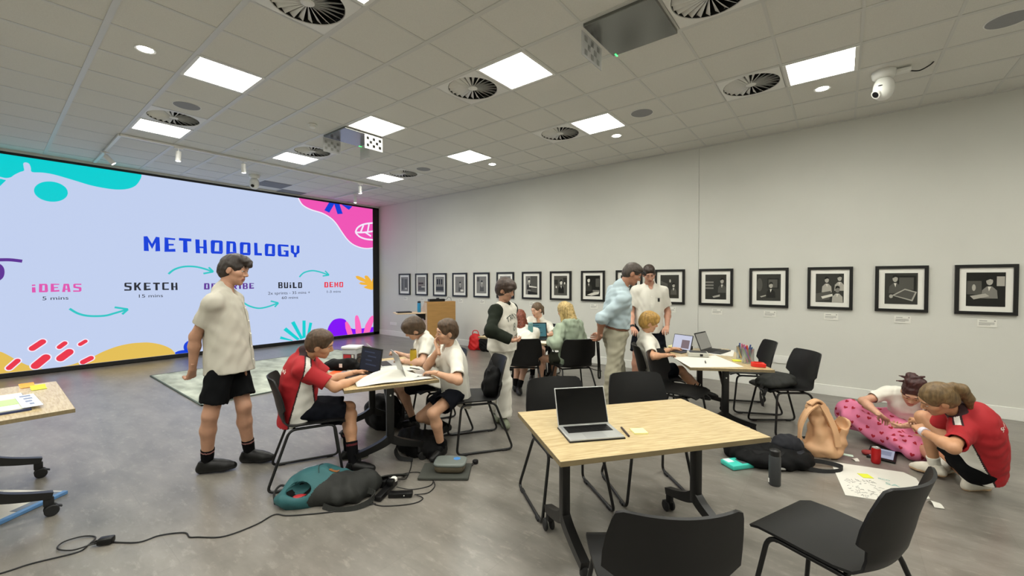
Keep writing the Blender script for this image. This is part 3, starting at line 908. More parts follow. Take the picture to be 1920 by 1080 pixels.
for k in range(16):
    cx = -4.575 + 0.703 * k
    t = thing('framed_picture', PIC_LABELS[k], 'picture', (cx, YN, 1.16), group='row of framed photographs')
    W, H, B = 0.485, 0.57, 0.036
    mb = MB()
    mb.box((0, -0.016, B / 2), (W, 0.03, B)).box((0, -0.016, H - B / 2), (W, 0.03, B))
    mb.box((-W / 2 + B / 2, -0.016, H / 2), (B, 0.03, H - 2 * B)).box((W / 2 - B / 2, -0.016, H / 2), (B, 0.03, H - 2 * B))
    mb.build('frame', M_frame, t)
    MB().box((0, -0.009, H / 2), (W - 2 * B + .002, 0.012, H - 2 * B + .002)).build('mount', M_matb, t)
    bg, shapes = PRINTS[k]
    px0, pz0, pw, ph = -0.15, 0.095, 0.30, 0.385
    mb = MB()
    mb.box((0, -0.0155, pz0 + ph / 2), (pw, 0.003, ph), bg)
    for n, (poly, g) in enumerate(shapes):
        q = [(px0 + min(max(a, 0), 1) * pw, pz0 + min(max(b_, 0), 1) * ph) for a, b_ in poly]
        bm = bmesh.new()
        f = bm.faces.new([bm.verts.new((a, -0.0173 - 0.0002 * n, b_)) for a, b_ in q])
        f.normal_update()
        bmesh.ops.triangulate(bm, faces=[f])
        bm.verts.index_update()
        mb.add([v.co.copy() for v in bm.verts], [[v.index for v in f.verts] for f in bm.faces], g)
        bm.free()
    mb.build('print', GR, t)
    c = thing('caption_card', 'white caption card under the ' + PIC_LABELS[k].split(',')[0], 'caption card', (cx + 0.02, YN, 1.02), group='caption cards')
    MB().box((0, -0.003, 0.0425), (0.15, 0.006, 0.085)).build('card', M_card, c)
    mb = MB()
    mb.box((-0.03, -0.0065, 0.07), (0.06, 0.001, 0.007))
    for q in range(4):
        mb.box((-0.004 if q < 3 else -.02, -0.0065, 0.05 - q * 0.009), (0.12 if q < 3 else .09, 0.001, 0.0035))
    mb.box((0.058, -0.0065, 0.07), (0.013, 0.001, 0.011))
    mb.build('print_lines', M_cardtx, c)

# wall sockets
so = thing('wall_socket', 'white double wall socket low on the wall right of the wall table', 'socket', (4.04, YN, 0.36))
MB().box((0, -0.006, 0.06), (0.26, 0.012, 0.11), bev=0.003).build('plate', M_trim, so)
mb = MB()
for dx in (-.07, .07):
    mb.box((dx, -0.0125, .06), (.085, .002, .07), bev=.001)
mb.build('outlets', M_camw, so)
so2 = thing('wall_socket', 'white wall socket near the corner by the display wall', 'socket', (-5.1, YN, 0.3))
MB().box((0, -0.006, 0.04), (0.3, 0.012, 0.08), bev=0.003).build('plate', M_trim, so2)

# ================================================================ tables
def oak_material(name='oak_laminate', a='#b09a70', b_='#c8b48a'):
    m = bpy.data.materials.new(name)
    m.use_nodes = True
    nt = m.node_tree
    N, L = nt.nodes, nt.links
    b = N['Principled BSDF']
    tc = N.new('ShaderNodeTexCoord')
    mp = N.new('ShaderNodeMapping')
    mp.inputs['Scale'].default_value = (7, 70, 7)
    L.new(tc.outputs['Object'], mp.inputs['Vector'])
    n = N.new('ShaderNodeTexNoise')
    n.inputs['Scale'].default_value = 1.2
    n.inputs['Detail'].default_value = 6
    n.inputs['Distortion'].default_value = 0.6
    L.new(mp.outputs[0], n.inputs['Vector'])
    r = N.new('ShaderNodeValToRGB')
    r.color_ramp.elements[0].position = 0.33
    r.color_ramp.elements[1].position = 0.62
    r.color_ramp.elements[0].color = lin(a)
    r.color_ramp.elements[1].color = lin(b_)
    L.new(n.outputs['Fac'], r.inputs[0])
    L.new(r.outputs[0], b.inputs['Base Color'])
    b.inputs['Roughness'].default_value = 0.24
    b.inputs['Specular IOR Level'].default_value = 0.6
    return m
M_oak = oak_material()
M_edge = mat('oak_edge', '#7d6f52', 0.55, noise=0.12, nscale=8, stretch=(1, 12, 1))
M_black = mat('black_steel', '#0b0b0b', 0.38)
M_rub = mat('black_rubber', '#101011', 0.7)
def fillet(pts, r, n=6, closed=False):
    pts = [Vector(p) for p in pts]
    N = len(pts)
    out = []
    for i in range(N):
        if not closed and i in (0, N - 1):
            out.append(pts[i])
            continue
        a, p, c = pts[i - 1], pts[i], pts[(i + 1) % N]
        d0, d1 = (a - p), (c - p)
        rr = min(r, d0.length * .45, d1.length * .45)
        s, e = p + d0.normalized() * rr, p + d1.normalized() * rr
        for k in range(n + 1):
            t = k / n
            out.append(s * (1 - t) ** 2 + p * 2 * t * (1 - t) + e * t * t)
    return out
def make_table(label, loc, rz, flip_side=0):
    """local x = long side (1.2), y = short side (0.75)"""
    t = thing('flip_top_table', label, 'table', loc, rz, group='oak flip-top tables')
    mb = MB()
    mb.box((0, 0, 0.7075), (1.2, 0.75, 0.025), 1)
    mb.add([(-.5985, -.3735, .7203), (.5985, -.3735, .7203), (.5985, .3735, .7203), (-.5985, .3735, .7203)], [(0, 1, 2, 3)], 0)
    mb.build('table_top', [M_oak, M_edge], t)
    MB().bar((-.43, 0, .665), (.43, 0, .665), .05, .035).build('beam', M_black, t)
    for s in (-1, 1):
        x = s * 0.43
        mb = MB()
        mb.box((x, 0, .44), (.05, .062, .5), bev=.012)
        mb.box((x, 0, .683), (.09, .34, .022), bev=.004)
        mb.bar((x, .02, .52), (x - s * .14, .02, .675), .02, .03)
        mb.build('column', M_black, t, smooth=40)
        MB().cyl((x + s * .026, 0, .60), (x + s * .03, 0, .60), .007).build('bolt', M_track, t)
        for q in (-1, 1):
            # arched half foot with its caster
            P = [Vector((x, 0, .235)), Vector((x, q * .06, .20)), Vector((x, q * .16, .165)), Vector((x, q * .275, .135))]
            P = spline(P, 6)
            mb = MB()
            vs, fs = [], []
            n = len(P)
            for i, p in enumerate(P):
                tt = (P[min(i + 1, n - 1)] - P[max(i - 1, 0)]).normalized()
                up = Vector((0, -tt.z, tt.y)) * (1 if q > 0 else -1)
                h = .035 - .015 * i / n
                for a, b_ in ((-1, -1), (1, -1), (1, 1), (-1, 1)):
                    vs.append(p + Vector((a * .024, 0, 0)) + up * (b_ * h))
            for i in range(n - 1):
                for k in range(4):
                    fs.append((i * 4 + k, i * 4 + (k + 1) % 4, i * 4 + 4 + (k + 1) % 4, i * 4 + 4 + k))
            fs += [(3, 2, 1, 0), tuple((n - 1) * 4 + k for k in range(4))]
            mb.add(vs, fs)
            ft = mb.build('foot', M_black, t, smooth=50)
            mb = MB()
            y = q * .258
            mb.box((x, y, .095), (.03, .05, .06), bev=.008)
            for dx in (-.021, .021):
                mb.lathe([(0.006, -.009), (.032, -.009), (.0365, -.004), (.0365, .004), (.032, .009), (.006, .009)], c=(x + dx, y + q * .012, .0365), n=24, axis=(1, 0, 0))
            mb.bar((x + .0, y + q * .03, .06), (x, y + q * .06, .045), .03, .008)
            mb.build('caster', M_rub, ft, smooth=40)
    return t
make_table('oak table in the right foreground with an open silver laptop', (3.741, 1.698, 0), math.atan2(.797, .604))
make_table('oak table with the three boys round it, spread with white paper', (1.33, 1.62, 0), math.atan2(.40, -.917))
make_table('oak table beside the picture wall with laptops and a jar of markers', (3.59, 4.235, 0), math.atan2(.869, -.495))
make_table('oak table cut by the left edge, with sticky notes and papers', (.145, -.665, 0), 0)
make_table('oak table farther back with a teal laptop and a teal bottle', (1.05, 4.275, 0), 0)

# ================================================================ chairs
M_shell = mat('black_shell_plastic', '#0b0b0c', 0.46, spec=0.35, bump=0.04, bscale=900)
M_rod = mat('black_rod', '#0a0a0b', 0.35)
def make_chair(label):
    """local +y is the way the sitter faces"""
    t = thing('stacking_chair', label, 'chair', group='black shell chairs')
    prof = [(.242, .432, .19, .0, .0), (.232, .446, .212, .0, .0), (.19, .457, .222, .0, .004), (.10, .456, .226, .0, .008), (0, .449, .226, .0, .012), (-.10, .444, .22, .002, .014),
            (-.165, .449, .205, .008, .012), (-.205, .475, .193, .02, .006), (-.226, .52, .186, .03, 0), (-.236, .56, .188, .036, 0), (-.243, .592, .236, .05, 0), (-.254, .65, .235, .05, 0),
            (-.272, .72, .227, .048, 0), (-.292, .785, .214, .045, 0), (-.300, .81, .205, .043, 0), (-.304, .822, .182, .035, 0)]
    K = len(prof) - 1
    def fn(u, v):
        q = v * K
        i = min(int(q), K - 1)
        f = q - i
        a = [prof[i][k] * (1 - f) + prof[i + 1][k] * f for k in range(5)]
        s = 2 * u - 1
        return (s * a[2], a[0] + a[3] * s * s * 1.3, a[1] + a[4] * (s * s) * 1.2)
    MB().grid(fn, 14, K, thick=0.011).build('seat_shell', M_shell, t, smooth=50)
    for s in (-1, 1):
        P = [(s * .185, .165, .428), (s * .253, .222, .012), (s * .258, -.30, .012), (s * .19, -.15, .428)]
        MB().tube(fillet(P, .05, 6, True), .0105, 10, closed=True).build('side_frame', M_rod, t, smooth=True)
        for y in (.15, -.22):
            MB().box((s * .2555, y, .009), (.028, .05, .018), bev=.004).build('glide', M_rub, t)
    for y in (.13, -.12):
        MB().tube([(-.19, y, .425), (.19, y, .425)], .010, 10).build('cross_rod', M_rod, t, smooth=True)
    return t
CH = [  # x, y, facing, label
 (1.32, .98, (.42, .91), 'black chair carrying the boy in the red polo at left'),
 (1.95, 2.24, (-.55, -.83), 'black chair under the boy covering his mouth'),
 (1.37, 2.29, (-.40, -.92), 'black chair under the boy bent low over the table'),
 (3.19, 1.86, (.797, -.604), 'empty black chair directly behind the open silver laptop'),
 (3.585, 2.37, (.70, -.71), 'empty black chair behind the far end of the front table'),
 (4.13, 0.93, (-.62, .78), 'empty black chair seen from behind at bottom centre'),
 (4.67, 1.60, (-.92, .39), 'empty black chair turned left, nearest the camera at bottom right'),
 (3.07, 4.11, (.88, .47), 'black chair carrying the fair-haired boy at the wall table'),
 (3.41, 3.68, (.99, -.08), 'empty black chair seen from behind, left of the wall table'),
 (4.22, 4.50, (-.80, -.60), 'black chair with a dark bag on its seat'),
 (3.80, 5.10, (-.90, -.44), 'empty black chair between the wall table and the picture wall'),
 (1.40, 3.76, (-.60, .80), 'black chair right behind the raglan-shirt boy'),
 (1.93, 4.11, (-.80, .60), 'black chair seen from behind under the blonde girl'),
 (.79, 5.00, (.15, -.99), 'black chair under the girl facing us at the back table'),
]
c0 = None
for (x, y, f, lb) in CH:
    if c0 is None:
        c0 = make_chair(lb)
        c0.location = (x, y, 0)
        c0.rotation_euler = (0, 0, heading(*f))
    else:
        dup(c0, (x, y, 0), heading(*f), lb)
# ================================================================ people: smooth signed-distance bodies turned into meshes
from mathutils.bvhtree import BVHTree
A3 = lambda p: np.array(p, float)
class Vol:
    def __init__(s, lo, hi, h):
        s.lo, s.h = A3(lo), h
        n = np.maximum(np.ceil((A3(hi) - s.lo) / h).astype(int) + 1, 4)
        s.n = n
        s.ax = [s.lo[k] + h * np.arange(n[k]) for k in range(3)]
        s.d = np.full(tuple(n), 0.5, np.float32)
    def _box(s, lo, hi):
        a = np.clip(np.floor((lo - s.lo) / s.h).astype(int), 0, s.n)
        b = np.clip(np.ceil((hi - s.lo) / s.h).astype(int) + 1, 0, s.n)
        if np.any(b <= a):
            return None, None
        sl = tuple(slice(i, j) for i, j in zip(a, b))
        g = np.stack(np.meshgrid(*[s.ax[k][a[k]:b[k]] for k in range(3)], indexing='ij'), -1)
        return sl, g
    def _put(s, sl, d, k, op, clip, g):
        for p, n in clip or ():
            d = np.maximum(d, (g - A3(p)) @ A3(n))
        c = s.d[sl]
        if op == 'add':
            h = np.clip(0.5 + 0.5 * (c - d) / k, 0, 1)
            s.d[sl] = c * (1 - h) + d * h - k * h * (1 - h)
        else:
            e = -d
            h = np.clip(0.5 - 0.5 * (c - e) / k, 0, 1)
            s.d[sl] = c * (1 - h) + e * h + k * h * (1 - h)
    def cap(s, a, b, ra, rb=None, k=0.02, sec=None, op='add', clip=None):
        a, b = A3(a), A3(b)
        rb = ra if rb is None else rb
        m = max(ra, rb) + k * 1.5 + 2 * s.h
        sl, g = s._box(np.minimum(a, b) - m, np.maximum(a, b) + m)
        if sl is None:
            return s
        ba = b - a
        L2 = max(ba @ ba, 1e-9)
        pa = g - a
        t = np.clip((pa @ ba) / L2, 0, 1)
        v = pa - t[..., None] * ba
        if sec is not None:
            wv, q = A3(sec[0]), sec[1]
            c = v @ wv
            v = v + (c * (1 / q - 1))[..., None] * wv
            d = (np.linalg.norm(v, axis=-1) - (ra + (rb - ra) * t)) * q
        else:
            d = np.linalg.norm(v, axis=-1) - (ra + (rb - ra) * t)
        s._put(sl, d, k, op, clip, g)
        return s
    def ell(s, c, r, R=None, k=0.02, op='add', clip=None):
        c, r = A3(c), A3(r)
        m = r.max() + k * 1.5 + 2 * s.h
        sl, g = s._box(c - m, c + m)
        if sl is None:
            return s
        p = g - c
        if R is not None:
            p = p @ R
        k0 = np.linalg.norm(p / r, axis=-1)
        k1 = np.linalg.norm(p / (r * r), axis=-1) + 1e-9
        s._put(sl, np.where(k0 < 1e-4, -r.min(), k0 * (k0 - 1) / k1), k, op, clip, g)
        return s
    def cut(s, p, n):
        g = [(s.ax[k] - p[k]) * n[k] for k in range(3)]
        s.d = np.maximum(s.d, (g[0][:, None, None] + g[1][None, :, None] + g[2][None, None, :]).astype(np.float32))
        return s
    def mesh(s, smooth=1, wrinkle=0.0, wl=0.06, seed=0):
        d = s.d.copy()
        for k in range(3):
            ix = [slice(None)] * 3
            for e in (0, -1):
                ix[k] = e
                d[tuple(ix)] = np.maximum(d[tuple(ix)], s.h * .3)
        ins = d < 0
        nx, ny, nz = d.shape
        cnt = np.zeros((nx - 1, ny - 1, nz - 1), np.int8)
        for i in (0, 1):
            for j in (0, 1):
                for k in (0, 1):
                    cnt += ins[i:nx - 1 + i, j:ny - 1 + j, k:nz - 1 + k]
        act = (cnt > 0) & (cnt < 8)
        I = np.argwhere(act)
        if len(I) == 0:
            return np.zeros((0, 3)), np.zeros((0, 4), int)
        idx = np.full(act.shape, -1, np.int64)
        idx[act] = np.arange(len(I))
        S, Wt = np.zeros((len(I), 3)), np.zeros(len(I))
        co = [(i, j, k) for i in (0, 1) for j in (0, 1) for k in (0, 1)]
        for a in co:
            for ax in range(3):
                if a[ax]:
                    continue
                b = list(a)
                b[ax] = 1
                da = d[I[:, 0] + a[0], I[:, 1] + a[1], I[:, 2] + a[2]]
                db = d[I[:, 0] + b[0], I[:, 1] + b[1], I[:, 2] + b[2]]
                x = (da < 0) != (db < 0)
                t = np.where(x, da / np.where(np.abs(da - db) < 1e-12, 1, da - db), 0)
                P = I + A3(a)
                P[:, ax] += t
                S[x] += P[x]
                Wt += x
        V = s.lo + s.h * (S / Wt[:, None])
        F = []
        for ax in range(3):
            sl0 = [slice(None)] * 3
            sl1 = [slice(None)] * 3
            sl0[ax] = slice(0, -1)
            sl1[ax] = slice(1, None)
            u, v = (ax + 1) % 3, (ax + 2) % 3
            A, B = ins[tuple(sl0)], ins[tuple(sl1)]
            E = np.argwhere(A != B)
            ok = (E[:, u] > 0) & (E[:, v] > 0) & (E[:, u] < d.shape[u] - 1) & (E[:, v] < d.shape[v] - 1)
            E = E[ok]
            sgn = A[E[:, 0], E[:, 1], E[:, 2]]
            q = []
            for du, dv in ((-1, -1), (0, -1), (0, 0), (-1, 0)):
                e = E.copy()
                e[:, u] += du
                e[:, v] += dv
                q.append(idx[e[:, 0], e[:, 1], e[:, 2]])
            Q = np.stack(q, 1)
            Q[~sgn] = Q[~sgn][:, ::-1]
            F.append(Q)
        F = np.concatenate(F)
        F = F[(F >= 0).all(1)]
        for _ in range(smooth):
            acc, c = np.zeros_like(V), np.zeros(len(V))
            for k in range(4):
                a, b = F[:, k], F[:, (k + 1) % 4]
                np.add.at(acc, a, V[b])
                np.add.at(c, a, 1)
                np.add.at(acc, b, V[a])
                np.add.at(c, b, 1)
            V = 0.5 * V + 0.5 * acc / np.maximum(c, 1)[:, None]
        if wrinkle:
            fn = np.cross(V[F[:, 2]] - V[F[:, 0]], V[F[:, 3]] - V[F[:, 1]])
            vn = np.zeros_like(V)
            for k in range(4):
                np.add.at(vn, F[:, k], fn)
            vn /= np.linalg.norm(vn, axis=1)[:, None] + 1e-12
            rs = np.random.RandomState(seed)
            w_ = np.zeros(len(V))
            for _ in range(7):
                kv = rs.normal(size=3)
                kv = kv / np.linalg.norm(kv) * (2 * math.pi / (wl * rs.uniform(.7, 1.8)))
                k2 = rs.normal(size=3)
                k2 = k2 / np.linalg.norm(k2) * (2 * math.pi / (wl * 3.2))
                w_ += np.sin(V @ kv + 1.8 * np.sin(V @ k2 + rs.uniform(0, 6)) + rs.uniform(0, 6))
            V = V + vn * (w_ / 7 ** .5 * wrinkle)[:, None]
        return V, F

def np_obj(name, parts, mats, parent, origin, **kw):
    """parts: list of (V, F, material index or array)"""
    o, Vs, Fs, Ms = 0, [], [], []
    for V, F, m in parts:
        if len(V) == 0:
            continue
        Vs.append(V)
        Fs.append(F + o)
        Ms.append(np.full(len(F), m, np.int32) if np.isscalar(m) else m.astype(np.int32))
        o += len(V)
    V, F, M = np.concatenate(Vs) - A3(origin), np.concatenate(Fs), np.concatenate(Ms)
    me = bpy.data.meshes.new(name)
    me.vertices.add(len(V))
    me.vertices.foreach_set('co', V.astype(np.float32).ravel())
    me.loops.add(F.size)
    me.loops.foreach_set('vertex_index', F.astype(np.int32).ravel())
    me.polygons.add(len(F))
    me.polygons.foreach_set('loop_start', np.arange(0, F.size, 4, dtype=np.int32))
    for q in mats:
        me.materials.append(q)
    me.polygons.foreach_set('material_index', M)
    me.polygons.foreach_set('use_smooth', np.ones(len(F), bool))
    me.update(calc_edges=True)
    me.validate()
    ob = bpy.data.objects.new(name, me)
    COL.objects.link(ob)
    ob.parent = parent
    for k, v in kw.items():
        ob[k] = v
    return ob
def mb_part(mb, R, c, m):
    """small MB shape (quads only) as a part, placed by frame R and centre c"""
    V = A3([tuple(v) for v in mb.v]) @ R.T + c
    F = np.array([f if len(f) == 4 else (f[0], f[1], f[2], f[2]) for f in mb.f if len(f) in (3, 4)])
    return V, F, m
nrm = lambda v: A3(v) / (np.linalg.norm(v) + 1e-12)
def frame3(fwd, up):
    f = nrm(fwd)
    r = nrm(np.cross(f, up))
    return np.stack([r, f, np.cross(r, f)], 1)      # columns: right, forward, up

def head_parts(c, R, hs, skull_neck, mi, fem=False, res=0.0035, mouth=None):
    """c centre, R frame, hs scale; skull_neck = neck base in world"""
    v = Vol((-.1, -.13, -.2), (.1, .15, .14), res / hs if False else res)
    v.ell((0, -.014, .03), (.073, .094, .086), k=.01)
    v.ell((0, .03, -.03), (.057, .064, .085), k=.03)
    v.ell((0, .036, -.072), (.044 if fem else .047, .05, .04), k=.02)
    v.ell((0, .07, -.1), (.02, .018, .016), k=.02)
    for s in (-1, 1):
        v.ell((s * .04, .052, -.022), (.025, .03, .025), k=.02)
        v.ell((s * .0755, -.006, -.008), (.009, .021, .032), R=None, k=.006)
        v.ell((s * .033, .1, .008), (.019, .014, .012), k=.014, op='sub')
    v.cap((-.035, .08, .03), (.035, .08, .03), .013, k=.02)
    v.cap((0, .088, .012), (0, .108, -.024), .0085, .0115, k=.012)
    for s in (-1, 1):
        v.ell((s * .012, .097, -.03), (.0085, .011, .008), k=.006)
    v.cap((-.016, .086, -.058), (.016, .086, -.058), .0085, k=.008)
    v.cap((-.014, .085, -.069), (.014, .085, -.069), .009, k=.006)
    v.cap((-.028, .096, -.0635), (.028, .096, -.0635), .0035, k=.004, op='sub')
    nb = R.T @ (A3(skull_neck) - c) / hs
    v.cap((0, -.022, -.05), nrm(nb - A3((0, -.022, -.05))) * .12 + A3((0, -.022, -.05)), .05, .05, k=.03)
    V, F = v.mesh(1)
    ce = V[F].mean(1)
    m = np.full(len(F), mi['skin'])
    m[(np.abs(ce[:, 0]) < .025) & (ce[:, 1] > .082) & (ce[:, 2] < -.053) & (ce[:, 2] > -.075)] = mi['lip']
    out = [(V * hs @ R.T + c, F, m)]
    for s in (-1, 1):
        e = MB().ell((s * .0325, .0785, .0085), (.0125, .0125, .0115), 14, 10)
        out.append(mb_part(e, R * hs, c, mi['eye']))
        e = MB().ell((s * .0325, .0885, .0065), (.0058, .004, .0058), 12, 8)
        out.append(mb_part(e, R * hs, c, mi['iris']))
        e = MB().ell((s * .0325, .0795, .0135), (.0148, .0132, .0075), 14, 8)
        out.append(mb_part(e, R * hs, c, mi['skin']))
        e = MB().tube([(s * .016, .0925, .033), (s * .034, .0925, .0375), (s * .05, .079, .032)], .0035, 6, smooth=4)
        e.f = [f for f in e.f if len(f) == 4]
        out.append(mb_part(e, R * hs, c, mi['brow']))
    return out

def hair_part(c, R, hs, style, seed=0, res=0.004):
    v = Vol((-.15, -.22, -.32), (.15, .17, .26), res)
    t = style.get('t', .014)
    v.ell((0, -.014, .032), (.073 + t, .094 + t, .086 + t * 1.2), k=.01)
    v.ell((0, -.05, -.02), (.066 + t * .6, .055 + t, .06 + t), k=.03)
    for e in style.get('add', []):
        if e[0] == 'e':
            v.ell(e[1], e[2], k=e[3] if len(e) > 3 else .02)
        else:
            v.cap(e[1], e[2], e[3], e[4], k=.015)
    # face opening, ears, nape
    fz = style.get('line', .052)
    v.ell((0, .1, fz - .105), (.064, .085, .105), k=.012, op='sub')
    if not style.get('ears'):
        for s in (-1, 1):
            v.ell((s * .095, .012, -.03), (.036, .034, .05), k=.012, op='sub')
    if 'nape' in style:
        v.cut((0, 0, style['nape']), (0, .35, -.94))
    for e in style.get('late', []):
        if e[0] == 'e':
            v.ell(e[1], e[2], k=e[3] if len(e) > 3 else .012)
        else:
            v.cap(e[1], e[2], e[3], e[4], k=.012)
    V, F = v.mesh(1, wrinkle=style.get('rough', .0025) * .5, wl=style.get('wl', .02) * 1.6, seed=seed)
    return V * hs @ R.T + c, F, 0

def hand_part(W, T, palm, side, s, curl=(.35, .5, .4), thumb=0.0, spread=1.0, res=0.003):
    """W wrist, T middle knuckle-tip direction point, palm = direction the palm faces, side +1 left / -1 right"""
    y = nrm(A3(T) - A3(W))
    z = -A3(palm)
    z = nrm(z - y * (z @ y))
    x = np.cross(y, z)
    R = np.stack([x, y, z], 1)
    v = Vol((-.085, -.06, -.11), (.085, .21, .05), res)
    xs = [.030, .010, -.010, -.028]
    ln = [.070, .078, .072, .056]
    if side < 0:
        xs = [-q for q in xs]
    v.cap((0, -.05, 0), (0, .012, 0), .0245, .026, k=.015, sec=((0, 0, 1), .72))
    for q in xs:
        v.cap((q * .6, .015, 0), (q, .085, .002), .0135, .0115, k=.012)
    for i, (q, L) in enumerate(zip(xs, ln)):
        p = A3((q, .088 - abs(i - 1.2) * .004, .002))
        a = 0.0
        for j, (fr, cc) in enumerate(zip((.45, .3, .25), curl)):
            a += cc * (1 + .12 * i)
            sx = (q * .9) * spread * (.3 if j == 0 else .12)
            n = p + L * fr * nrm((sx / .07 * 1.0, math.cos(a), -math.sin(a)))
            v.cap(p, n, .0092 - .0009 * j, .0084 - .0009 * j, k=.004)
            p = n
    tx = side
    p0, p1 = A3((tx * .020, .018, -.006)), A3((tx * (.046 - .01 * thumb), .05, -.014 - .015 * thumb))
    p2 = A3((tx * (.056 - .03 * thumb), .078, -.022 - .022 * thumb))
    p3 = A3((tx * (.058 - .045 * thumb), .102, -.026 - .026 * thumb))
    v.cap(p0, p1, .015, .0115, k=.012).cap(p1, p2, .011, .0095, k=.004).cap(p2, p3, .0095, .0078, k=.004)
    V, F = v.mesh(1)
    return V * s @ R.T + A3(W), F

SKIN = {}
def skin_mats(tone, lip, brow, iris='#3a2c22'):
    return [mat('skin_' + tone, tone, 0.5, noise=0.05, nscale=30), mat('lip_' + lip, lip, 0.45), mat('eye_white', '#d9d6d0', 0.3), mat('iris_' + iris, iris, 0.25), mat('hair_' + brow, brow, 0.6)]
def hair_mat(col):
    return mat('strands_' + col, col, 0.5, noise=0.4, nscale=60, bump=0.25, bscale=120, stretch=(1, 1, .22))

